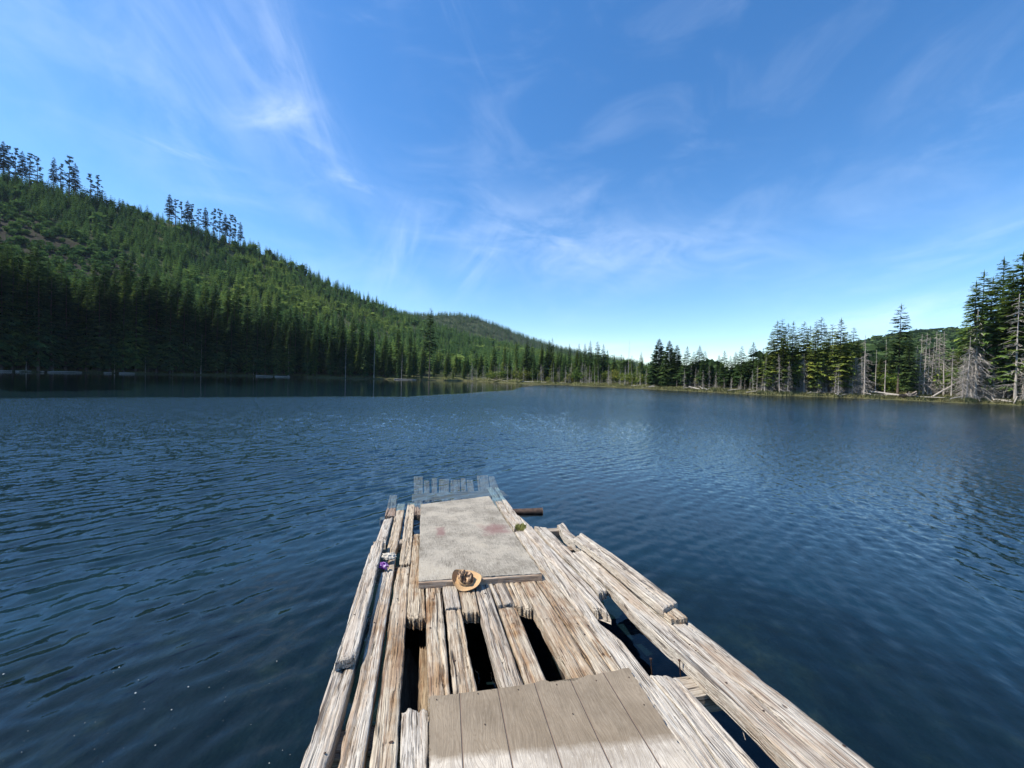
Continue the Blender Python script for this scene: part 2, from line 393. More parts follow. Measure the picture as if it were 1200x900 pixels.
AMP = ripple_amp(X, Y); Z *= AMP*(1.20+.25*sstep(6, 22, R))*np.where(X > 0, 1-.30*sstep(0, 5, X), 1)
V = np.stack([X, Y, Z], -1).reshape(-1, 3)
me = np_mesh('lake_water', V, grid_faces(len(rw), len(tw), True)[:, ::-1], smooth=True)
a = me.attributes.new('ripple', 'FLOAT', 'POINT'); a.data.foreach_set('value', AMP.astype(np.float32).ravel())
tag(link('lake_water', me, mat=WATER), kind='structure')
del X, Y, Z, R, AMP, V

# ------------------------------------------------------------------ the dock
def resample(pts, n):
    P = np.array([list(p) for p in pts]); seg = np.linalg.norm(np.diff(P, axis=0), axis=1)
    s = np.concatenate([[0], np.cumsum(seg)]); q = np.linspace(0, s[-1], n)
    return np.stack([np.interp(q, s, P[:, i]) for i in range(3)], -1)
def frame(o, yv):
    y = yv.normalized(); x = y.cross(DN).normalized(); z = x.cross(y).normalized()
    return Matrix(((x.x, y.x, z.x, o.x), (x.y, y.y, z.y, o.y), (x.z, y.z, z.z, o.z), (0, 0, 0, 1)))
def plank(name, left, right, parent, lift=0.0, th=.085, rag=(.01, .01), ext=0.0, extf=0.0, tint=(1, 1, 1), brown=.6, seed=0,
          groove=.0032, label=None, wob=.006, nails=0, round_=.006, tiltn=0.0, tiltf=0.0, crk=2):
    rg = np.random.default_rng(seed+100)
    L = [dk(x, y, lift) for x, y in left]; Rr = [dk(x, y, lift) for x, y in right]
    if ext:
        L = [L[0]+(L[0]-L[1]).normalized()*ext]+L; Rr = [Rr[0]+(Rr[0]-Rr[1]).normalized()*ext]+Rr
    if extf:
        L = L+[L[-1]+(L[-1]-L[-2]).normalized()*extf]; Rr = Rr+[Rr[-1]+(Rr[-1]-Rr[-2]).normalized()*extf]
    o = (L[0]+Rr[0])/2; M = frame(o, (L[-1]+Rr[-1])/2-o); Mi = M.inverted()
    L = [Mi @ p for p in L]; Rr = [Mi @ p for p in Rr]
    length = (L[-1]-L[0]).length; width = np.mean([(a-b).length for a, b in zip(L, Rr)]) if len(L) == len(Rr) else (L[0]-Rr[0]).length
    ns = int(np.clip(length/.018, 14, 190)); nc = int(np.clip(width/.0075, 10, 30))
    Lp, Rp = resample(L, ns), resample(Rr, ns)
    v = np.linspace(0, 1, nc); s = np.linspace(0, 1, ns); ylen = s*length
    # ragged outlines
    wl = (fbm(ylen*7, 0*ylen+seed, seed, 4)-.5)*.9*wob; wrr = (fbm(ylen*7, 0*ylen+seed+9, seed+3, 4)-.5)*.9*wob
    notch = lambda sd: -np.maximum(0, fbm(ylen*4.3, 0*ylen+sd, sd, 4)-.70)*.06
    Lp[:, 0] -= wl+notch(seed+1); Rp[:, 0] += wrr+notch(seed+2)
    top = Lp[:, None, :]*(1-v)[None, :, None]+Rp[:, None, :]*v[None, :, None]
    # ragged ends: shift along the length
    c0 = (fbm(v*9, 0*v+seed, seed+5, 4)-.5)*2*rag[0]; c1 = (fbm(v*9, 0*v+seed, seed+6, 4)-.5)*2*rag[1]
    w0 = np.exp(-ylen/.05)[:, None]; w1 = np.exp(-(length-ylen)/.05)[:, None]
    top[:, :, 1] += w0*c0[None, :]+w1*c1[None, :]
    xx = top[:, :, 0]; yy = top[:, :, 1]
    z = -groove*2.0*np.abs(fbm(xx*46+1.2*vnoise(yy*1.3, xx*3, seed), yy*1.1, seed+7, 3)-.5)*2
    z += (vnoise(yy*1.4, xx*6, seed+8)-.5)*.005
    for q in range(crk):                       # checks: long splits in the face
        cx = (rg.uniform(.15, .85)-.5)*width; wcx = cx+(fbm(yy*1.6, 0*yy+q, seed+40+q, 3)-.5)*.05
        win = sstep(.45, .62, vnoise(yy*1.5, 0*yy+q*5, seed+50+q))
        z -= .016*np.exp(-((xx-wcx)/.0055)**2)*win
    e = np.minimum(v, 1-v)[None, :]*width
    z -= round_*np.clip(1-e/(round_*1.6), 0, 1)**2
    ee = np.minimum(ylen, length-ylen)[:, None]; z -= .005*np.clip(1-ee/.02, 0, 1)**2
    if rag[0] > .015: z -= .022*np.exp(-ylen/.03)[:, None]*vnoise(xx*40, yy*10, seed+12)
    if rag[1] > .015: z -= .022*np.exp(-(length-ylen)/.03)[:, None]*vnoise(xx*40, yy*10, seed+13)
    top[:, :, 2] += z + (tiltn*(1-s)+tiltf*s)[:, None]
    bot = top.copy(); bot[:, :, 2] = (tiltn*(1-s)+tiltf*s)[:, None]-th
    N = ns*nc
    ring = [(i, 0) for i in range(ns)]+[(ns-1, j) for j in range(1, nc)]+[(i, nc-1) for i in range(ns-2, -1, -1)]+[(0, j) for j in range(nc-2, 0, -1)]
    idx = np.array([i*nc+j for i, j in ring]); ctr = top.reshape(-1, 3)
    mid = ctr[idx].copy(); mid[:, 2] -= th*.45; rr = np.array([vnoise(np.array(k*.35), np.array(seed+.5), seed) for k in range(len(idx))])
    mid[:, 0] += (rr-.6)*.010*np.sign(mid[:, 0])
    Vv = np.concatenate([ctr, mid, bot.reshape(-1, 3)[idx]]); n2 = len(idx)
    f1 = grid_faces(ns, nc, False)[:, ::-1]
    k = np.arange(n2); kn = (k+1) % n2
    f2 = np.stack([idx[k], N+k, N+kn, idx[kn]], -1)[:, ::-1]; f3 = np.stack([N+k, N+n2+k, N+n2+kn, N+kn], -1)[:, ::-1]
    # underside strip
    li = {p: q for q, p in enumerate(ring)}
    f4 = np.array([[N+n2+li[(i, 0)], N+n2+li[(i, nc-1)], N+n2+li[(i+1, nc-1)], N+n2+li[(i+1, 0)]] for i in range(ns-1)])
    Fc = np.concatenate([f1, f2, f3, f4]); mi = np.zeros(len(Fc), int)
    if nails:
        nv, nf = [], []
        for q in range(nails):
            x0 = rg.uniform(-.36, .36)*width; y0 = rg.uniform(.06, .94)*length; a = np.linspace(0, 2*PI, 8)[:-1]
            j = int(np.argmin(np.abs(xx[int(y0/length*(ns-1))]-x0))); z0 = top[int(y0/length*(ns-1)), j, 2]+.003
            x0 = top[int(y0/length*(ns-1)), j, 0]
            b = len(Vv)+len(nv); rad = rg.uniform(.005, .008)
            nv += [[x0, y0, z0+.002]]+[[x0+rad*math.cos(t_), y0+rad*math.sin(t_), z0] for t_ in a]
            nf += [[b, b+1+k_, b+1+(k_+1) % 7, b] for k_ in range(7)]
        tri = np.array(nf)
        Vv = np.concatenate([Vv, np.array(nv)])
    me = np_mesh(name, Vv, Fc, smooth=False)
    me.polygons.foreach_set('use_smooth', np.concatenate([np.ones(len(f1), bool), np.zeros(len(Fc)-len(f1), bool)]))
    me.materials.append(WOOD)
    if nails:
        import bmesh
        bm = bmesh.new(); bm.from_mesh(me); bm.verts.ensure_lookup_table()
        for f in nf:
            try:
                fc = bm.faces.new([bm.verts[f[0]], bm.verts[f[1]], bm.verts[f[2]]]); fc.material_index = 1
            except ValueError: pass
        bm.to_mesh(me); bm.free(); me.materials.append(NAIL)
    ob = D.objects.new(name, me); COL.objects.link(ob); ob.parent = parent
    ob.matrix_world = M
    ob.color = (*tint, brown)
    if label: ob['label'] = label
    return ob

dock = empty('dock', dk(560, 900)); bpy.context.view_layer.update()
_plank = plank
def plank(name, left, right, lift=0.0, **kw):
    o = _plank(name, left, right, None, lift, **kw)
    mw = o.matrix_world.copy(); o.parent = dock; o.matrix_parent_inverse = Matrix.Translation(-dock.location); o.matrix_world = mw
    return o
W = (.97, .945, .855); Wc = (.98, .96, .88); T = (.86, .77, .60); T2 = (.91, .835, .68); Gy = (.82, .785, .70)
NB = 1.6     # how far the boards run on behind the frame's lower edge
plank('plank', [(351, 900), (392, 777), (412, 722)], [(384, 900), (416, 777), (432, 722)], 0, ext=NB, tint=Wc, brown=.45, seed=1, nails=4)
plank('plank', [(392, 900), (419, 800), (444, 680), (447, 669)], [(425, 900), (441, 800), (460, 680), (462.5, 666)], 0, ext=NB, tint=W, brown=.8, seed=2, nails=4, rag=(.01, .03))
plank('plank', [(432.5, 900), (446.7, 800), (462.7, 680), (466.7, 662.7)], [(465, 900), (470.8, 800), (479.3, 680), (480.7, 662)], 0, ext=NB, tint=T2, brown=.95, seed=3, nails=5, rag=(.01, .04), wob=.014)
plank('plank', [(469, 900), (470.5, 829)], [(502, 900), (501, 827)], 0, ext=NB, tint=Wc, brown=.35, seed=4, nails=2, rag=(.01, .03), label='pale grey plank ending in a broken edge at the hole')
plank('plank', [(477, 724), (478.5, 690), (485, 625)], [(499, 723), (497, 690), (494, 625)], 0, tint=T, brown=.9, seed=5, rag=(.05, .02), nails=2)
plank('plank', [(489, 832), (490, 800), (492, 757)], [(502.5, 832), (502.5, 800), (501.5, 757)], -.13, tint=(.62, .50, .34), brown=1, seed=6, rag=(.05, .05), th=.06, label='rotten brown board lying low in the hole')
plank('plank', [(502.5, 818), (501, 780), (499, 692), (498, 655)], [(528, 817), (525, 780), (517.5, 692), (514, 655)], 0, ext=.3, tint=T2, brown=1, seed=7, nails=3)
plank('plank', [(531.5, 815), (522.5, 714)], [(559.5, 811), (540, 712.5)], 0, ext=.3, tint=T2, brown=.6, seed=8, rag=(.01, .012), nails=2)
plank('plank', [(522, 712), (519, 692), (515.5, 655)], [(539.8, 710.5), (536.6, 692), (530, 655)], .006, tint=Gy, brown=.4, seed=9, rag=(.012, .01))
plank('plank', [(542.7, 717), (538, 692), (531, 655)], [(561.5, 715.5), (556.5, 691), (547, 655)], 0, tint=T, brown=.8, seed=10, rag=(.04, .01), nails=1)
plank('plank', [(589.5, 806), (581, 780), (563.5, 717), (557.8, 692), (548, 655)], [(614, 802), (606, 780), (582, 714), (572.6, 684), (563, 655)], 0, ext=.3, tint=Gy, brown=.5, seed=11, nails=3)
plank('plank', [(616.5, 802), (584.5, 711)], [(641, 799), (604, 708.5)], .004, ext=.3, tint=T2, brown=1, seed=12, rag=(.01, .02), nails=2, label='plank with a bright orange streak beside the hole')
plank('plank', [(584, 708), (573.7, 685), (564, 657)], [(602.8, 706), (591.6, 683), (579, 657)], .004, tint=Gy, brown=.5, seed=13, rag=(.015, .01))
plank('plank', [(604.5, 709), (592.8, 684), (580, 657)], [(624, 711), (609, 681), (596, 657)], 0, tint=T2, brown=.8, seed=14, rag=(.045, .01))
plank('plank', [(670, 793), (659, 773), (625, 712), (610.2, 681), (598, 657)], [(697, 788.5), (660.5, 729), (627.2, 680), (612, 655)], 0, ext=.3, tint=T2, brown=.8, seed=15, nails=3)
plank('plank', [(698, 788.5), (661.5, 729), (628.5, 680), (613, 655)], [(728, 786.5), (691, 735), (656.5, 690), (648.5, 680), (630, 655)], 0, ext=.3, tint=T2, brown=1, seed=16, nails=3)
plank('plank', [(785, 900), (728.5, 786), (692, 735), (657.5, 690), (638.7, 671), (617.5, 645), (603, 623)], [(846, 900), (803, 840), (757.5, 787), (730, 751.7), (703, 730), (680.5, 696), (634, 646.5), (613, 622)], 0, ext=NB, tint=W, brown=.3, seed=17, nails=7, wob=.012, label='long white weathered plank along the right of the plywood')
plank('plank', [(849, 900), (805, 840), (760.5, 787.5)], [(892, 900), (838, 840), (790, 788.5)], 0, ext=NB, tint=Wc, brown=.2, seed=18, rag=(.01, .02), nails=2)
plank('plank', [(694.5, 709), (680.5, 694), (635, 646), (613.5, 620.5), (608, 615)], [(714.5, 716.5), (698, 692), (670.7, 664), (640, 635), (624, 616)], .012, tint=Wc, brown=.35, seed=19, rag=(.05, .015), nails=4, round_=.03, label='bleached log-like plank with a rotten near end')
plank('plank', [(700.5, 693), (671, 663), (641, 634), (626, 616)], [(711.5, 690), (672, 648), (640.5, 618)], 0, tint=W, brown=.35, seed=20, rag=(.03, .01), nails=3)
plank('plank', [(937, 900), (860, 825), (838, 805), (802, 772), (747, 723), (718, 691), (670.7, 647)], [(981, 900), (926, 855), (884, 814), (824, 770), (784, 732), (733, 687), (682, 644.5)], 0, ext=NB, tint=W, brown=.45, seed=21, nails=8, wob=.016, label='outer right plank over open water with a splintered inner edge')
plank('plank', [(983.5, 900), (928, 855), (886, 814), (826, 770), (786, 732), (735, 686), (683, 643.5), (661, 628), (652.5, 614)], [(1027, 900), (970, 855), (840, 753), (807, 727), (760, 690), (690, 640), (668, 623), (660, 611)], 0, ext=NB, tint=W, brown=.55, seed=22, nails=9, wob=.012, rag=(.01, .02), label='outermost right plank, narrowing to a rounded far tip')
# kerb timbers on top of the outer planks
plank('kerb_timber', [(393, 771), (399.5, 754), (420, 685), (437.5, 633)], [(416.5, 766), (420, 755), (439, 680), (450.5, 632)], .075, th=.07, tint=Wc, brown=.35, seed=23, rag=(.03, .02), nails=3, wob=.012, label='left kerb timber with a crumbling near end')
plank('kerb_timber', [(440.5, 634), (450.5, 607.5)], [(452, 634), (460.5, 605)], .02, th=.09, tint=Wc, brown=.25, seed=24, rag=(.02, .02), nails=1)
plank('kerb_timber', [(777, 712), (768, 705), (726.7, 672), (704, 653), (671, 630)], [(794, 704.7), (760, 678.7), (725, 653), (681, 623.5)], .075, th=.065, tint=W, brown=.3, seed=25, rag=(.008, .02), nails=12, wob=.006, label='right kerb timber dotted with old bolt holes')
plank('kerb_timber', [(786.5, 725), (760, 703)], [(806.5, 723), (780, 702)], .04, th=.04, tint=T2, brown=.7, seed=26, rag=(.015, .01))
# far boards beside the plywood
plank('plank', [(449, 676), (453.2, 645), (462.7, 602.5), (466, 590)], [(461, 674), (464.6, 645), (473, 602), (475, 590)], -.02, tint=T2, brown=.5, seed=27, nails=1)
plank('plank', [(467.8, 660), (475.5, 601.5), (478, 589)], [(481.2, 659), (485.3, 602), (487, 589)], 0, tint=T2, brown=.3, seed=28, rag=(.03, .01), nails=2)
plank('plank', [(602.5, 620), (592, 606), (577.5, 583), (570, 571)], [(609, 612.5), (595, 599.5), (585.5, 583), (578, 571)], 0, tint=W, brown=.4, seed=29, rag=(.02, .01))
plank('plank', [(612, 619), (596, 599.5), (586.5, 582), (580, 571)], [(621, 615), (606.7, 602.7), (590.5, 582), (584, 571)], .01, tint=W, brown=.4, seed=30, rag=(.02, .01))
# the drowned far end
sub = [((485.5, 603), (496, 603), (485, 558), (495.5, 558)), ((514, 586), (526, 586), (515, 561), (526.5, 561)), ((528, 586), (540, 586), (528, 562), (539, 562)),
       ((549, 584), (557, 584), (547, 562), (554, 562)), ((562, 583), (575, 583), (559, 557), (572, 556.5)), ((576, 580), (588, 580), (573, 558), (579, 558)), ((451, 604), (463.5, 604), (457, 580), (465.5, 580)), ((497.5, 588), (504, 588), (497, 563), (503, 563)), ((506, 587), (512.5, 587), (506, 560), (512, 560)), ((541.5, 585), (547.5, 585), (540, 560), (545.5, 560))]
for i, (nl, nr_, fl, fr_) in enumerate(sub):
    plank('plank', [nl, fl], [nr_, fr_], -.01, tint=(.60, .50, .42), brown=.6, seed=60+i, label='drowned plank showing through the water at the far end')
# cross beams and floats
def beam(name, p0, p1, w, th, drop, **kw):
    a = dk(*p0); b = dk(*p1); seed = kw.pop('seed')
    yv = (b-a).normalized(); side = yv.cross(DN).normalized()*w/2
    def pix(p):
        q = CAMROT.transposed() @ (p-DN*0-EYE); return (CX+F*q.x/-q.z, CY-F*q.y/-q.z)
    a2, b2 = a+DN*drop, b+DN*drop
    return plank(name, [pix(a2-side), pix(b2-side)], [pix(a2+side), pix(b2+side)], drop, th=th, seed=seed, **kw)
beam('crossbeam', (366, 852), (838, 780), .17, .10, -.088, seed=41, tint=Gy, brown=.3, label='cross beam with two nails sticking up')
XB = dk(790, 788)
beam('crossbeam', (410, 716), (752, 668), .15, .06, -.09, seed=42, tint=(.6, .53, .45), brown=.6, rag=(.02, .04))
beam('crossbeam', (433, 660), (690, 630), .15, .10, -.09, seed=43, tint=(.6, .53, .45), brown=.6)
beam('crossbeam', (444, 632), (656, 616.5), .14, .12, -.04, seed=44, tint=Gy, brown=.4, extf=.02)
beam('crossbeam', (446, 600), (600, 588), .15, .12, -.09, seed=45, tint=(.6, .53, .45), brown=.5)
beam('crossbeam', (483, 582), (592, 577), .62, .05, -.005, seed=46, tint=(.55, .47, .40), brown=.4, label='drowned cross board under shallow water')
# float logs: round trunks under the deck
def log_mesh(name, p0, p1, r0, r1, seed, n=14, ns=40, bend=.03):
    p0, p1 = Vector(p0), Vector(p1); d = (p1-p0); L = d.length
    s = np.linspace(0, 1, ns); a = np.linspace(0, 2*PI, n+1)[:-1]
    rad = (r0+(r1-r0)*s)[:, None]*(1+.16*(fbm(np.cos(a)[None, :]*1.3+seed+s[:, None]*L*.7, np.sin(a)[None, :]*1.3+s[:, None]*L*.3, seed, 3)-.5))
    bx = (vnoise(s*3, 0*s+seed, seed)-.5)*2*bend*L*.3; bz = (vnoise(s*3, 0*s+seed+4, seed+1)-.5)*2*bend*L*.3
    Vv = np.stack([rad*np.cos(a)[None, :]+bx[:, None], np.repeat((s*L)[:, None], n, 1), rad*np.sin(a)[None, :]+bz[:, None]], -1).reshape(-1, 3)
    Fc = grid_faces(ns, n, True)
    c0, c1 = len(Vv), len(Vv)+1
    Vv = np.concatenate([Vv, [[bx[0], -.01, bz[0]], [bx[-1], L+.01, bz[-1]]]])
    caps = [[c0, (j+1) % n, j, j] for j in range(n)]+[[c1, (ns-1)*n+j, (ns-1)*n+(j+1) % n, (ns-1)*n+(j+1) % n] for j in range(n)]
    me = D.meshes.new(name); me.from_pydata([tuple(v) for v in Vv], [], [tuple(f) for f in Fc]+[tuple(dict.fromkeys(c)) for c in caps])
    me.polygons.foreach_set('use_smooth', np.ones(len(me.polygons), bool)); me.update()
    y = d.normalized(); up = Vector((0, 0, 1)); x = y.cross(up).normalized() if abs(y.z) < .95 else Vector((1, 0, 0)); z = x.cross(y).normalized()
    return me, Matrix(((x.x, y.x, z.x, p0.x), (x.y, y.y, z.y, p0.y), (x.z, y.z, z.z, p0.z), (0, 0, 0, 1)))
for i, (q0, q1, rr) in enumerate([((470, 900), (482, 610), .17), ((720, 900), (605, 640), .16)]):
    a, b = dk(*q0, -.46), dk(*q1, -.40); a = a+(a-b).normalized()*1.4
    me, M = log_mesh('float_log', a, b, rr, rr*.85, 80+i)
    o = link('float_log', me, mat=WOOD); o.parent = dock; o.matrix_parent_inverse = Matrix.Translation(-dock.location); o.matrix_world = M; o.color = (.10, .09, .08, .8)  # near-black tint puts the shade of the deck gaps into the logs
# upright nails and a hanging splinter
def rod(name, p0, p1, r, mat, head=0.0, parent=dock):
    p0, p1 = Vector(p0), Vector(p1); d = p1-p0
    rings = [(0, r), (1, r)] if not head else [(0, r), (.93, r), (.93, head), (1, head)]
    Vv, Fc = [], []
    q = d.to_track_quat('Z', 'Y')
    for t_, rr in rings:
        for k in range(8): Vv.append(p0+d*t_+q @ Vector((rr*math.cos(k*PI/4), rr*math.sin(k*PI/4), 0))-dock.location)
    for i in range(len(rings)-1):
        for k in range(8): Fc.append((i*8+k, i*8+(k+1) % 8, (i+1)*8+(k+1) % 8, (i+1)*8+k))
    Fc.append(tuple(range((len(rings)-1)*8, len(rings)*8)))
    me = D.meshes.new(name); me.from_pydata(Vv, [], Fc); me.update()
    o = link(name, me, parent, mat); return o
for (bx, by) in ((764, 786.5), (797.5, 788)):
    b = dk(bx, by, -.09); rod('nail', b-DN*.03, b+DN*(.075)+Vector((-.006, 0, 0)), .0035, NAIL, .008)
s0 = dk(861, 826, -.02); o = rod('splinter', s0, s0+Vector((.03, -.05, -.14)), .005, WOOD)
for v in o.data.vertices[8:16]: v.co += (o.data.vertices[8].co-v.co)*.6
o.color = (1, .98, .95, .2)
tag(dock, 'broken grey wooden dock of weathered planks sinking into the lake', 'dock')

# ------------------------------------------------------------------ plywood sheets
def sheet(name, nl, nr_, fl, fr_, lift, th, mat, label, warp, seed, cat='plywood'):
    P = [dk(*nl, lift), dk(*nr_, lift), dk(*fl, lift), dk(*fr_, lift)]
    o = (P[0]+P[1])/2; M = frame(o, (P[2]+P[3])/2-o); Mi = M.inverted(); q = [np.array(Mi @ p) for p in P]
    nx, ny = 60, 90
    a = np.linspace(0, 1, nx)[None, :, None]; b = np.linspace(0, 1, ny)[:, None, None]
    top = (q[0]*(1-a)+q[1]*a)*(1-b)+(q[2]*(1-a)+q[3]*a)*b
    top[0, :, 1] += (fbm(np.arange(nx)*.5, np.zeros(nx), seed, 3)-.5)*.016; top[-1, :, 1] += (fbm(np.arange(nx)*.22, np.zeros(nx), seed+1, 4)-.5)*.06
    top[:, 0, 0] += (fbm(np.arange(ny)*.4, np.zeros(ny), seed+2, 3)-.5)*.014; top[:, -1, 0] += (fbm(np.arange(ny)*.4, np.zeros(ny), seed+3, 3)-.5)*.014
    top[:, :, 2] += warp*(fbm(top[:, :, 0]*1.4+seed, top[:, :, 1]*1.4, seed+5, 2)-.4)
    N = nx*ny; tv = top.reshape(-1, 3); bv = tv.copy(); bv[:, 2] -= th
    ring = [i*nx for i in range(ny)]+[(ny-1)*nx+j for j in range(1, nx)]+[i*nx+nx-1 for i in range(ny-2, -1, -1)]+list(range(nx-2, 0, -1))
    ring = np.array(ring); rn = np.roll(ring, -1)
    g = grid_faces(ny, nx, False)
    Fc = np.concatenate([g[:, ::-1], g+N, np.stack([ring, rn, rn+N, ring+N], -1)])
    me = np_mesh(name, np.concatenate([tv, bv]), Fc)
    ob = link(name, me, mat=mat); ob.matrix_world = M
    return tag(ob, label, cat), M, q
stain_spots = []
PL = .052
def spot(M_pts, x0, y0, x1, y1):
    a = M_pts @ dk(x0, y1, PL); b = M_pts @ dk(x1, y0, PL)
    return ((a.x+b.x)/2, (a.y+b.y)/2, abs(b.x-a.x)/2, abs(b.y-a.y)/2)
_o = (dk(490.7, 681, PL)+dk(634.5, 672, PL))/2; _M = frame(_o, (dk(493, 591, PL)+dk(573, 581.5, PL))/2-_o).inverted()
stain_spots = [spot(_M, 567, 613, 592, 628), spot(_M, 511, 617, 521, 630)]
PLY_FAR = ply_mat('grey_plywood', (.15, .133, .102), (.385, .355, .29), 'rust', None)
PLY_NEAR = ply_mat('brown_plywood', (.29, .25, .195), (.54, .495, .415), 'brown', .204)
far_ply, FM, fq = sheet('plywood_sheet', (490.7, 681), (634.5, 672), (493, 591), (573, 581.5), PL, .020, PLY_FAR, 'large grey plywood sheet with rust stains, its far end in the water', .012, 3)
near_ply, NM, nq = sheet('plywood_sheet', (504, 905), (818, 905), (503.5, 816.5), (738, 785.5), .026, .022, PLY_NEAR, 'grooved plywood panel with a brown strip in front of the holes', .006, 4)
# run the near panel on behind the frame
mes = near_ply.data; co = np.empty(len(mes.vertices)*3, np.float32); mes.vertices.foreach_get('co', co); co = co.reshape(-1, 3)
k = np.where(co[:, 1] < .10, 1, 0)
near_len = 1.0
w_ = np.clip((.12-co[:, 1])/.12, 0, 1); co[:, 1] -= w_*near_len*(co[:, 1] < .02); mes.vertices.foreach_set('co', co.ravel()); mes.update()
# nail heads in the near panel
a_ = np.linspace(0, 2*PI, 9)[:-1]
nh = D.meshes.new('nail_head'); nh.from_pydata([(0, 0, .002)]+[(.004*math.cos(q), .004*math.sin(q), 0) for q in a_], [], [(0, 1+k, 1+(k+1) % 8) for k in range(8)]); nh.materials.append(NAIL)
for (fx, fy) in ((.03, .93), (.22, .95), (.41, .94), (.6, .95), (.8, .94), (.97, .93), (.23, .47), (.62, .46), (.96, .46)):
    y_ = nq[0][1]+(nq[2][1]-nq[0][1])*fy; xa = nq[0][0]+(nq[2][0]-nq[0][0])*fy; xb = nq[1][0]+(nq[3][0]-nq[1][0])*fy
    o = D.objects.new('nail_head', nh); COL.objects.link(o); o.parent = near_ply; o.matrix_local = Matrix.Translation((xa+(xb-xa)*fx, y_, .0045))
# batten under the far sheet's front edge
def box_local(name, x0, x1, y0, y1, z0, z1, parent, mat, M=None, color=None, nx=40, seed=0):
    xs = np.linspace(x0, x1, nx)
    prof = [(y0, z0+.003), (y0, z1-.004), (y0+.004, z1), (y1, z1), (y1, z0), (y0+.003, z0)]
    Vv, Fc = [], []
    for i, x in enumerate(xs):
        for (yy, zz) in prof:
            n_ = (vnoise(np.array(x*14.0), np.array(yy*40+zz*60), seed)-.5)*.006
            Vv.append((x, yy+n_, zz+n_*.7))
    m_ = len(prof)
    for i in range(nx-1):
        for j in range(m_): Fc.append((i*m_+j, i*m_+(j+1) % m_, (i+1)*m_+(j+1) % m_, (i+1)*m_+j))
    Fc += [tuple(range(m_))[::-1], tuple((nx-1)*m_+j for j in range(m_))]
    me = D.meshes.new(name); me.from_pydata(Vv, [], Fc); me.update()
    ob = link(name, me, parent, mat)
    if color: ob.color = color
    return ob
b = box_local('batten', 0, 1, -.002, .055, -.036, 0, None, WOOD)
D.objects.remove(b)
xl, yl = fq[0][0], fq[0][1]; xr, yr = fq[1][0], fq[1][1]
b = box_local('batten', 0, math.hypot(xr-xl, yr-yl), -.026, -.004, -.038, .017, None, WOOD, color=(1.0, .86, .70, .5), seed=5)
me = b.data
rz = math.atan2(yr-yl, xr-xl)
for v in me.vertices:                       # local Y of the batten is its length, so the grain follows it
    v.co = Vector((v.co.y, v.co.x, v.co.z))
me.flip_normals(); me.update()
b.parent = far_ply
b.matrix_local = Matrix.Translation((xl, yl, -.0205)) @ Matrix.Rotation(rz, 4, 'Z') @ Matrix(((0, 1, 0, 0), (1, 0, 0, 0), (0, 0, 1, 0), (0, 0, 0, 1)))

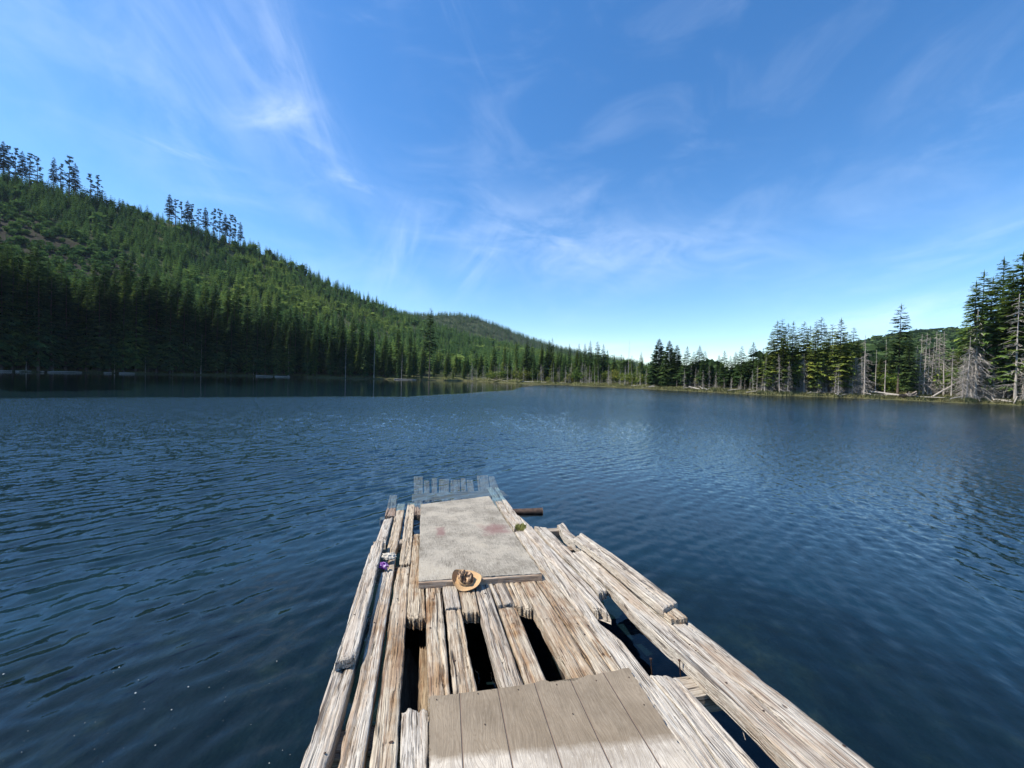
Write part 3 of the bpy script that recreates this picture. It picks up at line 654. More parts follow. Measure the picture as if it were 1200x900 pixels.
# ------------------------------------------------------------------ hat
def hat():
    STRAW = plain_mat('tan_straw', (.36, .215, .10), (.60, .40, .205), 120, .8, .8, .004)
    FELT = plain_mat('brown_cloth', (.035, .020, .012), (.22, .135, .085), 45, .9, .6, .004)
    m, t, out = new_mat('crown_cloth_fold_shade')
    tc = t.n('ShaderNodeTexCoord').outputs['Object']
    wv_ = t.noise(t.mapping(tc, (1, .5, .8), rot=(.4, .3, .9)), 26, 2, .5, 1.2)
    cc = t.ramp(wv_, [(.36, (.030, .017, .010)), (.47, (.10, .055, .030)), (.55, (.42, .27, .16)), (.66, (.55, .36, .20))])  # brown cloth and straw stripes; dark stops paint the shade of the crown's folds
    principled(t, out, cc, .85, t.bump(wv_, .8, .01)); WRINK = m
    base = dk(545.5, 680.5, .052)
    root = empty('straw_hat', base)
    rot = Matrix.Rotation(math.radians(-4), 4, 'Z') @ Matrix.Rotation(math.radians(15), 4, 'X') @ Matrix.Rotation(math.radians(3), 4, 'Y')
    root.matrix_world = Matrix.Translation(base) @ rot @ Matrix.Scale(.88, 4)
    n, nr = 64, 14
    a = np.linspace(0, 2*PI, n+1)[:-1]
    # brim: oval, both sides rolled up, front dipped
    Vv = []
    for i in range(nr):
        t = i/(nr-1); rx = .078+(.158-.078)*t; ry = .070+(.128-.070)*t
        x = rx*np.cos(a); y = ry*np.sin(a)
        left = np.clip(-np.cos(a), 0, 1)**1.6; right = np.clip(np.cos(a), 0, 1)**2
        z = .010+t**1.8*(.060*left+.035*right) - t*.012*np.clip(-np.sin(a), 0, 1)+.004*np.sin(5*a+1)*t
        x = x*(1-.16*left*t*t)
        Vv.append(np.stack([x, y, z], -1))
    V1 = np.concatenate(Vv); V2 = V1.copy(); V2[:, 2] -= .005
    g = grid_faces(nr, n, True); N = len(V1)
    o_ = np.arange(n)+(nr-1)*n; on = np.roll(o_, -1)
    F_ = np.concatenate([g, g[:, ::-1]+N, np.stack([o_, o_+N, on+N, on], -1)])
    me = np_mesh('brim', np.concatenate([V1, V2]), F_, smooth=True); link('brim', me, root, STRAW)
    # crown: squashed, with a deep crease
    Vv = []; nz = 16
    for i in range(nz):
        t = i/(nz-1)
        if t < .62: k = 1-.12*(t/.62); h = .082*(t/.62)
        else: q = (t-.62)/.38; k = .88*math.cos(q*PI/2); h = .082+.016*math.sin(q*PI/2)
        x = .080*k*np.cos(a); y = .072*k*np.sin(a)
        z = np.full(n, h)+.008
        dent = (np.exp(-(x/.026)**2)*.040+.014*np.abs(np.sin(a*2.5+t*3)))*min(1, max(0, t-.35)*2.5); z = z-dent*(1-.3*np.sin(a))
        z = z*(1-.34*np.clip(x/.08, -.2, 1))      # slumped to the right
        x = x+.012*t*np.sin(a*3); y = y-.010*t+.006*t*np.sin(7*a)
        Vv.append(np.stack([x, y, z], -1))
    V1 = np.concatenate(Vv); top = V1[-n:].mean(0)
    g = grid_faces(nz, n, True)[:, ::-1]
    V1 = np.concatenate([V1, [top]]); tri = np.array([[(nz-1)*n+j, (nz-1)*n+(j+1) % n, len(V1)-1, len(V1)-1] for j in range(n)])
    me = D.meshes.new('crown'); me.from_pydata([tuple(v) for v in V1], [], [tuple(f) for f in g]+[tuple(f[:3]) for f in tri]); me.update()
    me.polygons.foreach_set('use_smooth', np.ones(len(me.polygons), bool)); link('crown', me, root, WRINK)
    # folded straw band round the crown
    nb, mb = 96, 9; a2 = np.linspace(0, 2*PI, nb+1)[:-1]; Vv = []
    for i in range(mb):
        t = i/(mb-1); fold = .0035+.003*np.abs(np.sin(3.5*a2+t*5))+.004*np.sin(t*PI*3+a2*2)
        k = 1-.10*t
        x = (.081*k+fold)*np.cos(a2); y = (.073*k+fold)*np.sin(a2)
        z = .012+t*(.022+.022*np.clip(-np.cos(a2), 0, 1))
        z = z*(1-.30*np.clip(x/.08, -.2, 1)); y = y-.008*t
        Vv.append(np.stack([x, y, z], -1))
    V1 = np.concatenate(Vv); me = np_mesh('hat_band', V1, grid_faces(mb, nb, True)[:, ::-1], smooth=True); link('hat_band', me, root, STRAW)
    return tag(root, 'crumpled tan straw hat with a wrinkled brown crown on the plywood edge', 'hat')
hat()

# ------------------------------------------------------------------ litter between the left planks
def crumple(name, c, dims, seed, mat, label, cat, sharp=.5, rz=0):
    n, m_ = 36, 20; Vv = []
    for i in range(m_):
        ph = PI*(i+.5)/m_-PI/2
        a = np.linspace(0, 2*PI, n+1)[:-1]; x, y, z = math.cos(ph)*np.cos(a), math.cos(ph)*np.sin(a), np.full(n, math.sin(ph))
        k = 1+sharp*(np.abs(fbm(x*2.2+seed, y*2.2+z*1.7, seed, 4)-.5)*3-.5)
        Vv.append(np.stack([x*k*dims[0], y*k*dims[1], np.maximum(z*k, -.75)*dims[2]], -1))
    V1 = np.concatenate(Vv); V1 = np.concatenate([V1, [V1[:n].mean(0)], [V1[-n:].mean(0)]])
    Fc = [tuple(f) for f in grid_faces(m_, n, True)[:, ::-1]]+[((j+1) % n, j, m_*n) for j in range(n)]+[((m_-1)*n+j, (m_-1)*n+(j+1) % n, m_*n+1) for j in range(n)]
    me = D.meshes.new(name); me.from_pydata([tuple(v) for v in V1], [], Fc); me.update()
    o = link(name, me, mat=mat); o.location = c; o.rotation_euler = (.15, .1, rz)
    return tag(o, label, cat)
m, t, out = new_mat('purple_foil')
tc = t.n('ShaderNodeTexCoord').outputs['Object']
c = t.ramp(t.noise(tc, 34, 2, .5), [(.40, (.10, .012, .16)), (.54, (.24, .06, .36)), (.60, (.75, .68, .80)), (.66, (.2, .02, .10))])
principled(t, out, c, .35)
crumple('purple_wrapper', dk(449.5, 662.5, .035), (.055, .045, .030), 4, m, 'small crumpled purple and white wrapper in the left plank gap', 'wrapper', .55)
crumple('white_rag', dk(455.5, 652, .045), (.075, .060, .030), 8, plain_mat('cream_cloth', (.42, .37, .28), (.66, .61, .51), 18, .85, .4, .01), 'crumpled cream white rag beside the purple wrapper', 'rag', .5, .5)

# moss tuft at the plank joint
def tuft(name, c, n, h, r, mat, seed):
    rg = np.random.default_rng(seed); Vv, Fc, tn = [], [], []
    for i in range(n):
        a = rg.uniform(0, 2*PI); q = r*math.sqrt(rg.uniform()); x, y = q*math.cos(a), q*math.sin(a); l = h*rg.uniform(.5, 1.1)
        dx, dy = rg.normal(0, .35, 2)*l; w = .004+.006*rg.uniform(); b_ = len(Vv)
        Vv += [(x-w, y, -.01), (x+w, y, -.01), (x+dx, y+dy, l)]; Fc.append((b_, b_+1, b_+2)); tn += [rg.uniform(.5, 1.0)]*3
    o = link(name, np_mesh(name, Vv, Fc, tn), mat=mat); o.location = c; return o
MOSS = plain_mat('yellow_moss', (.20, .20, .05), (.45, .42, .12), 50, .9)
tag(tuft('moss_tuft', dk(610.5, 618.5, .012), 160, .055, .075, MOSS, 3), 'yellow green moss tuft growing in a plank joint', 'moss')

# timber drifting just beyond the dock
DARKW = plain_mat('wet_dark_wood', (.035, .022, .015), (.11, .07, .045), 14, .5, .5, .02)
r_ = ray(603, 599); p0 = EYE+r_*((.02-EYE.z)/r_.z); r_ = ray(636, 599.5); p1 = EYE+r_*((.02-EYE.z)/r_.z)
me, M = log_mesh('floating_timber', p0-Vector((.25, 0, .03)), p1+Vector((0, 0, .0)), .05, .06, 91, n=10, bend=.01)
o = link('floating_timber', me, mat=DARKW); o.matrix_world = M; tag(o, 'dark wet timber poking out of the water beyond the dock', 'timber')

# ------------------------------------------------------------------ trees
def trunk_geo(h, r, seed, lean=.01, n=8, ns=9, top=.02):
    rg = np.random.default_rng(seed); s = np.linspace(0, 1, ns); a = np.linspace(0, 2*PI, n+1)[:-1]
    rad = np.maximum(r*(1-s)**.85, top)*(1+.35*np.exp(-s*h/.6))
    ox = np.cumsum(rg.normal(0, lean*h/ns, ns)); oy = np.cumsum(rg.normal(0, lean*h/ns, ns)); ox -= ox[0]; oy -= oy[0]
    Vv = np.stack([rad[:, None]*np.cos(a)+ox[:, None], rad[:, None]*np.sin(a)+oy[:, None], np.repeat((s*h)[:, None], n, 1)], -1).reshape(-1, 3)
    Vv[:n, 2] -= .6
    return Vv, grid_faces(ns, n, True)[:, ::-1], (lambda z: (np.interp(z, s*h, ox), np.interp(z, s*h, oy)))
def conifer_geo(seed, h=20.0, cb=.15, spread=.17, dens=1.0, droop=.35, power=.8, gap=0.0, sparse_top=0.0):
    """crown of drooping flat sprays: every branch is a rib with side fronds"""
    rg = np.random.default_rng(seed); Vv, Fc, tn = [], [], []
    tv, tf, off = trunk_geo(h, .0075*h+.05, seed)
    z = cb*h; step0 = .026*h/dens
    while z < h*.985:
        q = (z-cb*h)/(h*(1-cb)); R_ = spread*h*((1-q)**power)*(.55+.45*min(1, q*5))+.15
        nb = max(4, int(round((8 if q < .8 else 6)*min(1.25, dens))))
        a0 = rg.uniform(0, 2*PI)
        for k in range(nb):
            if rg.uniform() < gap*(1 if q < .75 else .3): continue
            a = a0+k*2*PI/nb+rg.normal(0, .22); L = R_*rg.uniform(.55, 1.18); zz = z+rg.normal(0, step0*.45)
            ox, oy = off(zz); ca, sa = math.cos(a), math.sin(a)
            dr = droop*rg.uniform(.6, 1.4)*(1.1-q*1.2); tint = float(np.clip(rg.normal(.42, .2), 0, 1))
            up = .25*max(0, q-.6)
            P = lambda s, side=0.0, dz=0.0: (ox+ca*s*L-sa*side, oy+sa*s*L+ca*side, zz+(up*s-dr*s*s+.10*s**3)*L+dz)
            nf = 4 if L > 1.0 else 2
            b_ = len(Vv); wd = .085*L+.05
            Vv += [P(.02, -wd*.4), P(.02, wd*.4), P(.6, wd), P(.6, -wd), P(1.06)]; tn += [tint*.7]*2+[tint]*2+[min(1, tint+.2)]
            Fc += [(b_, b_+1, b_+2), (b_, b_+2, b_+3), (b_+3, b_+2, b_+4)]
            for j in range(nf):
                s = .18+.68*(j+rg.uniform(.1, .9))/nf; fl = L*(.46-.22*s)*rg.uniform(.8, 1.35)+.14
                for sd in (-1, 1):
                    b_ = len(Vv); tt = float(np.clip(tint+rg.normal(0, .15), 0, 1))
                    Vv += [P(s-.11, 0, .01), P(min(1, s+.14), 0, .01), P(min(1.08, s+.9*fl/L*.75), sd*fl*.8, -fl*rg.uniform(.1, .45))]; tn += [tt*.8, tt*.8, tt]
                    Fc.append((b_, b_+1, b_+2))
        z += step0*(1-.55*q)*rg.uniform(.8, 1.2)*(1+sparse_top*q)
    b_ = len(Vv); ox, oy = off(h)
    Vv += [(ox-.12, oy, h*.95), (ox+.12, oy, h*.95), (ox, oy, h*1.02)]; tn += [.5]*3; Fc.append((b_, b_+1, b_+2))
    return (tv, tf), (np.array(Vv), np.array(Fc), np.array(tn))
def pine_geo(seed, h=20.0, cb=.5):
    """tall old ridge pine: bare stem, ragged flat clumps on stout limbs"""
    rg = np.random.default_rng(seed); Vv, Fc, tn = [], [], []
    tv, tf, off = trunk_geo(h, .011*h+.04, seed, .012); TV, TF = [tv], [tf]; nb0 = len(tv)
    nl = rg.integers(15, 22)
    for i in range(nl):
        q = (i+rg.uniform(0, .8))/nl; z = h*(cb+(1-cb)*q); L = h*.125*(1-.62*q)*rg.uniform(.5, 1.25); a = rg.uniform(0, 2*PI); ox, oy = off(z)
        e = np.array([ox+L*math.cos(a), oy+L*math.sin(a), z+L*rg.uniform(-.15, .35)]); s_ = np.array([ox, oy, z])
        w = .05+.03*(1-q); TV.append(np.array([s_+[0, 0, w], s_-[0, 0, w], s_+[w, w, 0], e])); TF.append(np.array([[0, 1, 3, 3], [1, 2, 3, 3], [2, 0, 3, 3]])+nb0); nb0 += 4
        for c in range(3):
            cc = s_+(e-s_)*(.45+.3*c)+rg.normal(0, .25, 3)*[1, 1, .4]; cr = (.35+.4*rg.uniform())*(1.15-.5*q)*h/20
            for f in range(52):
                d_ = rg.normal(0, 1, 3)*[1, 1, .38]; d_ = d_/np.linalg.norm(d_)*cr*rg.uniform(.4, 1.15); sz = .24*h/20; b_ = len(Vv)
                p = cc+d_; v1 = rg.normal(0, 1, 3)*sz; v2 = rg.normal(0, 1, 3)*sz*.6
                Vv += [p, p+v1, p+v2]; tt = float(np.clip(rg.normal(.35, .2), 0, 1)); tn += [tt]*3; Fc.append((b_, b_+1, b_+2))
    return (np.concatenate(TV), np.concatenate(TF)), (np.array(Vv), np.array(Fc), np.array(tn))
def tube_seg(TV, TF, nb0, a, b, ra, rb):
    a, b = np.array(a), np.array(b); d = b-a; d = d/np.linalg.norm(d); u = np.cross(d, [0, 0, 1.]) if abs(d[2]) < .9 else np.cross(d, [1., 0, 0]); u /= np.linalg.norm(u); w = np.cross(d, u)
    pts = []
    for p, r in ((a, ra), (b, rb)):
        for k in range(3): pts.append(p+r*(math.cos(k*2.094)*u+math.sin(k*2.094)*w))
    TV.append(np.array(pts)); TF.append(np.array([[k, (k+1) % 3, 3+(k+1) % 3, 3+k] for k in range(3)])+nb0); return nb0+6
def snag_geo(seed, h=14.0, nbr=60, spread=.13, lo=.08, hi=.97, twigs=3, r=.11, droop=.5):
    rg = np.random.default_rng(seed); tv, tf, off = trunk_geo(h, r*h/14+.03, seed, .010, 7, 9, .03)
    TV, TF, nb0 = [], [], 0
    for i in range(nbr):
        q = rg.uniform(lo, hi); z = q*h; L = spread*h*(1.05-q)**.6*rg.uniform(.3, 1.2); a = rg.uniform(0, 2*PI); ox, oy = off(z); ca, sa = math.cos(a), math.sin(a)
        p = [np.array([ox+ca*L*s, oy+sa*L*s, z+L*(.12*s-droop*s*s)]) for s in (0, .5, 1)]
        nb0 = tube_seg(TV, TF, nb0, p[0], p[1], .030, .022); nb0 = tube_seg(TV, TF, nb0, p[1], p[2], .022, .010)
        for k in range(twigs):
            s = rg.uniform(.25, 1); b_ = p[0]+(p[2]-p[0])*s+[0, 0, L*.12*(1-s)]; e = b_+np.array([ca, sa, 0])*L*.2+rg.normal(0, 1, 3)*[.25, .25, .2]*L-np.array([0, 0, .10*L])
            nb0 = tube_seg(TV, TF, nb0, b_, e, .016, .008)
    return (tv, tf), (np.concatenate(TV), np.concatenate(TF))
def bush_geo(seed, n=1300, r=1.0):
    rg = np.random.default_rng(seed); Vv, Fc, tn = [], [], []
    lobes = [(rg.normal(0, .45, 2)*r, rg.uniform(.4, 1.1)*r, rg.uniform(.35, .65)*r) for _ in range(7)]
    for i in range(n):
        (lx, ly), lz, lr = lobes[rg.integers(7)]; d_ = rg.normal(0, 1, 3); d_ = d_/np.linalg.norm(d_)*lr*rg.uniform(.5, 1.1)
        p = np.array([lx, ly, lz])+d_; p[2] = max(.05, p[2]); sz = .075*r; b_ = len(Vv)
        v1, v2 = rg.normal(0, sz, 3), rg.normal(0, sz, 3)
        Vv += [p-v1*.5, p+v2*.6, p+v1*.7, p-v2*.6]; tt = float(np.clip(rg.normal(.6, .2), 0, 1)); tn += [tt]*4; Fc.append((b_, b_+1, b_+2, b_+3))
    for k in range(6):
        pass
    return np.array(Vv), np.array(Fc), np.array(tn)

class Proto: pass
def make_proto(kind, geo, h, bark):
    p = Proto(); p.h = h; (tv, tf) = geo[0]
    p.trunk = np_mesh('trunk', tv, tf, smooth=True); p.trunk.materials.append(bark)
    c = geo[1]
    if len(c) == 3: p.crown = np_mesh('crown', c[0], c[1], c[2]); p.crown.materials.append(LEAF)
    else: p.crown = np_mesh('crown', c[0], c[1]); p.crown.materials.append(bark)
    return p
FULL = [make_proto('f', conifer_geo(s, 20, .10, .165, 1.0, .38), 20, BARK) for s in (1, 2, 3)]
WALL = [make_proto('w', conifer_geo(s, 30, .07, .135, 1.15, .45, .70, .04), 30, BARK) for s in (11, 12, 13, 14)]
LADDER = [make_proto('l', conifer_geo(s, 20, .34, .135, .85, .34, .62, .12), 20, BARK) for s in (21, 22, 23)]
DENSE = [make_proto('d', conifer_geo(s, 14, .04, .30, 1.2, .30, .78, .06), 14, BARK) for s in (31, 32)]
RIDGE = [make_proto('p', pine_geo(s, 20, .30), 20, BARK) for s in (41, 42, 43, 44)]
GHOST = [make_proto('s', snag_geo(s, 14, 95, .14, .06, .97, 3), 14, DEADW) for s in (51, 52, 53)]
POLE = [make_proto('q', snag_geo(s, 14, 22, .07, .2, .95, 1, .10), 14, DEADW) for s in (61, 62)]
SKIRT = [make_proto('k', snag_geo(s, 14, 150, .135, .03, .85, 4, .12, .8), 14, DEADW) for s in (71, 72)]

def gz(x, y): return float(terrain_z(np.array([x]), np.array([y]))[0])
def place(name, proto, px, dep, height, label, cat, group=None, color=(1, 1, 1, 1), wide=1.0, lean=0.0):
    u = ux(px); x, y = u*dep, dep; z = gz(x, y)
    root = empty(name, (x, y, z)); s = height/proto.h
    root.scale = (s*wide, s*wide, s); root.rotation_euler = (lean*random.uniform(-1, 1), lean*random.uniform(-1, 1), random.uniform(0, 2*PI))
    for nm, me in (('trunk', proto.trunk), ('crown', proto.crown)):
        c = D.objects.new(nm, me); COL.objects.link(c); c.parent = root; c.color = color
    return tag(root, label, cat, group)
def sdep(px, back=3.0):
    u = ux(px); th = math.atan(u); return (shore_r(th)+back+(3.0 if px > 560 else 0))/math.sqrt(1+u*u)
def hfor(px, py_top, dep):
    u = ux(px); return EYE.z+dep*(hor(px)-py_top)/F-gz(u*dep, dep)

# --- left shore: the shaded forest wall
tops_x = [-60, 0, 40, 60, 100, 130, 160, 200, 250, 300, 350, 400, 450, 490, 530, 580, 640]
tops_y = [270, 278, 288, 302, 318, 306, 312, 322, 336, 344, 358, 372, 384, 392, 402, 412, 414]
def topy(px): return np.interp(px, tops_x, tops_y)
SEG = [(-60, 60, 'tall dark fir in the shaded forest wall below the brown clearing', 'firs of the shaded wall below the clearing'),
       (60, 200, 'dark fir in the shaded shore wall right of the clearing', 'firs of the shaded wall beyond the clearing'),
       (200, 360, 'dark fir in the middle of the shaded left shore forest', 'firs in the middle of the shaded left shore'),
       (360, 500, 'dark fir near the right end of the shaded shore forest', 'firs at the right end of the shaded shore forest')]
def shade_label(px):
    for a_, b_, l, g in SEG:
        if px < b_: return l, g
    return SEG[-1][2:]
n_con = 0
for i in range(118):
    px = -55+555*(i+.5)/118+random.uniform(-4, 4); row = i % 3
    dep = sdep(px, (3, 9, 17)[row]+random.uniform(-1.5, 1.5))
    ty = float(topy(px))+(20, 6, -3)[row]+random.uniform(-7, 10)
    l, g = shade_label(px)
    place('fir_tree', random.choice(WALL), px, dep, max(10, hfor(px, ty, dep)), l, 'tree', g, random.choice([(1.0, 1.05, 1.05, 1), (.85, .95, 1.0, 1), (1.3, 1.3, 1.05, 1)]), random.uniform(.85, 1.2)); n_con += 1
place('fir_tree', LADDER[0], 503, sdep(503, 2), hfor(503, 361, sdep(503, 2)), 'lone tall thin topped conifer at the end of the shaded left forest', 'tree', None, (.8, .85, .85, 1), .9); n_con += 1
# --- centre shore, sunlit
for i in range(70):
    px = 508+250*(i+.5)/70+random.uniform(-3, 3); row = i % 3; dep = sdep(px, (6, 14, 24)[row]+random.uniform(-2, 2))
    ty = np.interp(px, [505, 560, 600, 640, 670, 700, 720, 760], [406, 412, 407, 400, 400, 405, 416, 414])+(15, 5, 0)[row]+random.uniform(-6, 7)
    lb = ('mid green conifer on the sunlit shore left of the centre', 'conifers of the sunlit shore left of centre') if px < 640 else ('slender conifer on the low shore left of the dense dark clump', 'conifers on the low shore beside the dense clump')
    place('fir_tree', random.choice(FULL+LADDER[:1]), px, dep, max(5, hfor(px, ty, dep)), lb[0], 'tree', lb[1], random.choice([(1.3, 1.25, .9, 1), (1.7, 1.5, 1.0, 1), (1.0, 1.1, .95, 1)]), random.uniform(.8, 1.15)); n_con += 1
for px, ty, w in ((617, 396, 1.1), (642, 398, 1.2), (706, 403, 1.1)):
    place('fir_tree', random.choice(FULL), px, sdep(px, 8), hfor(px, ty, sdep(px, 8)), {617: 'dark pointed fir above the left end of the sunlit shore', 642: 'dark rounded fir in the middle of the central shore', 706: 'dark spire fir just left of the thin bare pole'}[px], 'tree', None, (.7, .78, .8, 1), w); n_con += 1
for px, ty, w, lb in ((771, 397, 1.0, 'broad dense dark conifer, leftmost of the central clump'), (783, 399, .9, 'dense dark conifer in the middle of the central clump'), (792, 404, .9, 'dense dark conifer on the right of the central clump')):
    place('spruce_tree', random.choice(DENSE), px, sdep(px, 5), hfor(px, ty, sdep(px, 5)), lb, 'tree', None, (.75, .82, .8, 1), w); n_con += 1
for k, (px, ty) in enumerate(((804, 406), (812, 412), (818, 405), (825, 411), (833, 421), (842, 416), (848, 411), (855, 417), (861, 412), (868, 405), (874, 417), (882, 401), (888, 412), (893, 408))):
    place('fir_tree', FULL[k % 3], px, sdep(px, 4+3*(k % 3)), hfor(px, ty, sdep(px, 4+3*(k % 3))), 'small dark fir between the dense clump and the tall right group', 'tree', 'small dark firs right of the central clump', (1.05, 1.15, 1.0, 1), random.uniform(1.2, 1.6)); n_con += 1
# --- right group with green crowns over grey skirts
for k, (px, ty) in enumerate(((902, 388), (908, 376), (914, 374), (921, 379), (927, 377), (934, 384), (940, 377), (947, 382), (954, 376), (960, 372), (966, 386), (973, 380), (983, 373), (990, 389), (998, 384), (1004, 397), (917, 392), (944, 393), (969, 396))):
    d_ = sdep(px, 3+3.5*(k % 4))
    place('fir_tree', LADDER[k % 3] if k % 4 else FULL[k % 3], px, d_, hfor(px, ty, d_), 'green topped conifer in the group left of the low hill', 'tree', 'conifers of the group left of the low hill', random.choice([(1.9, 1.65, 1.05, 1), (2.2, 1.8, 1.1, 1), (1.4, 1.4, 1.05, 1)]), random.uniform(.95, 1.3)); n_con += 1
place('fir_tree', LADDER[1], 1052, sdep(1052, 4), hfor(1052, 357, sdep(1052, 4)), 'tall lone conifer with ladder like branches before the low hill', 'tree', None, (.8, .85, .85, 1), 1.05)
place('fir_tree', FULL[1], 1064, sdep(1064, 3), hfor(1064, 394, sdep(1064, 3)), 'shorter green fir just right of the ladder branched conifer', 'tree', None, (1, 1, .85, 1), 1.0)
for k, (px, ty, w) in enumerate(((1139, 330, .9), (1147, 318, 1.0), (1158, 326, 1.0), (1170, 303, 1.15), (1181, 318, 1.0), (1192, 297, 1.2), (1203, 305, 1.1), (1215, 290, 1.1), (1230, 310, 1.1), (1248, 300, 1.1))):
    d_ = sdep(px, 3+3.0*(k % 4))
    lb = 'tall green conifer in the big stand at the right edge' if px < 1200 else 'tall green conifer at the far end of the right stand'
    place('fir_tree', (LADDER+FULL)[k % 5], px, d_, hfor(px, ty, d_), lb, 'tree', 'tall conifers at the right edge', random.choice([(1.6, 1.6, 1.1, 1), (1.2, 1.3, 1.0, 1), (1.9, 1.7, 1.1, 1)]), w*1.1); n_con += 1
for k, (px, ty) in enumerate(((1018, 425), (1031, 418), (1044, 412), (1058, 420), (1074, 416), (1083, 425), (1091, 412), (1104, 420), (1113, 426), (1122, 410), (1128, 396))):
    d_ = sdep(px, 7+3*(k % 3)); place('fir_tree', (FULL+LADDER)[k % 6], px, d_, hfor(px, ty, d_), 'short young conifer among the bare trees before the low hill', 'tree', 'young conifers before the low hill', random.choice([(1.3, 1.25, .95, 1), (1.6, 1.35, 1.0, 1)]), 1.1); n_con += 1
# --- ridge pines
RP = [(2, 168), (9, 172), (16, 175), (24, 179), (33, 181), (42, 185), (61, 186), (69, 194), (79, 184), (86, 193), (104, 205), (112, 208), (196, 229), (203, 234), (210, 237), (217, 236), (222, 240), (230, 245), (238, 244), (248, 246), (255, 246), (261, 251), (267, 252), (273, 256), (279, 261)]
for k, (px, ty) in enumerate(RP):
    u = ux(px); th = math.atan(u); dep = float(interp(RDT, th))/math.sqrt(1+u*u)*.985
    lb = ('tall pine on the hilltop at the upper left edge', 'pines on the hilltop at the upper left edge') if px < 55 else (('lone ragged pine standing out on the left skyline', 'ragged pines on the left skyline') if px < 150 else ('thin pine in the skyline row along the sloping ridge', 'pines in a row along the sloping ridge'))
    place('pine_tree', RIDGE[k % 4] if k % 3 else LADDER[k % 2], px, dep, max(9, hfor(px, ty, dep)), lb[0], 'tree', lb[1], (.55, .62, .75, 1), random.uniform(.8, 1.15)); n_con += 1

# --- dead trees
dl = {}
def dead(px, top, proto, back, label, group=None, lean=.03, wide=1.0):
    d_ = sdep(px, back); place('dead_tree', proto, px, d_, max(3, hfor(px, top, d_)), label, 'dead tree', group, (1, 1, 1, 1), wide, lean)
dead(736, 399, POLE[0], 5, 'thin bare pole of a dead tree rising alone above the low shore', None, .005, .9)
for i in range(64):
    px = 545+215*(i+.5)/64+random.uniform(-3, 3); dead(px, random.uniform(424, 438), random.choice(GHOST+POLE), random.uniform(1, 6), 'pale bare trunk among the low trees of the central shore', 'bare trunks of the central shore', .04, 1.2)
for i in range(20):
    px = 800+95*(i+.5)/20+random.uniform(-3, 3); dead(px, random.uniform(428, 446), random.choice(GHOST), random.uniform(.5, 3), 'short grey dead tree in front of the small dark firs', 'dead trees before the small dark firs', .05, 1.1)
for i in range(52):
    px = 893+122*(i+.5)/52+random.uniform(-2, 2); dead(px, random.uniform(408, 436), random.choice(GHOST+SKIRT), random.uniform(.5, 5), 'grey twiggy dead tree at the foot of the green topped group', 'twiggy dead trees under the green topped group', .04, 1.15)
dead(1013, 392, GHOST[0], 1.5, 'tall pale ghost tree at the right end of the green topped group', None, .01, 1.2)
dead(1037, 398, POLE[1], 3, 'slim bare trunk left of the ladder branched conifer', None, .01)
dead(1026, 410, POLE[0], 4, 'slim bare trunk beside the fallen trees', None, .02)
for px in (1072, 1077, 1082, 1087, 1091, 1096, 1100, 1106, 1115): dead(px, random.uniform(388, 408), random.choice(GHOST), 4, 'bleached dead tree in front of the reddish low hill', 'bleached dead trees before the low hill', .02, 1.1)
for i, px in enumerate((1128, 1133, 1138, 1143, 1150, 1157, 1164)): dead(px, (420, 395, 372, 362, 380, 402, 410)[i], SKIRT[i % 2], 1+i % 3, 'big grey dead tree with hanging branches before the right stand', 'grey dead trees before the right stand', .02, 1.25)
for i, px in enumerate((1176, 1182, 1190, 1199, 1210)): dead(px, (415, 398, 345, 400, 390)[i], (GHOST+SKIRT)[i], 1.5+i % 2, 'pale dead trunk among the trees at the right edge' , 'pale dead trunks at the right edge', .02, 1.1)
for i in range(14):
    px = 15+470*(i+.5)/14+random.uniform(-6, 6); dead(px, random.uniform(400, 428) if i % 3 else random.uniform(385, 405), POLE[i % 2], random.uniform(.5, 2.5), 'bare pale trunk along the shaded left waterline', 'bare trunks along the shaded left waterline', .02, .8)

# --- shrubs on the shore
BUSH = []
for s in (1, 2, 3):
    v_, f_, t_ = bush_geo(s); m_ = np_mesh('shrub', v_, f_, t_); m_.materials.append(LEAF); BUSH.append(m_)
def shrub(px, back, size, label, group, color):
    d_ = sdep(px, back); x, y = ux(px)*d_, d_
    o = D.objects.new('shrub', random.choice(BUSH)); COL.objects.link(o); o.location = (x, y, gz(x, y)-.1); o.scale = (size*random.uniform(.9, 1.4), size*random.uniform(.9, 1.3), size); o.rotation_euler.z = random.uniform(0, 6.28); o.color = color
    return tag(o, label, 'shrub', group)
for i in range(26):
    shrub(575+185*(i+.5)/26+random.uniform(-3, 3), random.uniform(3, 14), random.uniform(1.6, 3.4), 'yellow green bush on the low central shore', 'bushes of the low central shore', random.choice([(1.5, 1.35, .9, 1), (1.1, 1.2, .8, 1), (1.7, 1.3, .9, 1)]))
for px, s, lb in ((1108, 3.4, 'big round green bush before the low hill'), (1118, 2.8, 'round green bush left of the grey dead trees'), (1095, 2.4, 'low green bush beside the bleached dead trees'), (1172, 3.2, 'dark green bush under the right stand'), (1045, 2.6, 'green bush at the foot of the ladder branched conifer'), (1030, 2.2, 'green bush behind the fallen trunks')):
    shrub(px, 7, s, lb, None, (1.15, 1.25, .8, 1))
for i in range(24):
    shrub(800+320*(i+.5)/24+random.uniform(-5, 5), random.uniform(5, 12), random.uniform(1.2, 2.4), 'olive undergrowth bush between the trunks of the right shore', 'undergrowth bushes of the right shore', random.choice([(1.2, 1.15, .85, 1), (.9, 1, .8, 1), (1.5, 1.2, .9, 1)]))

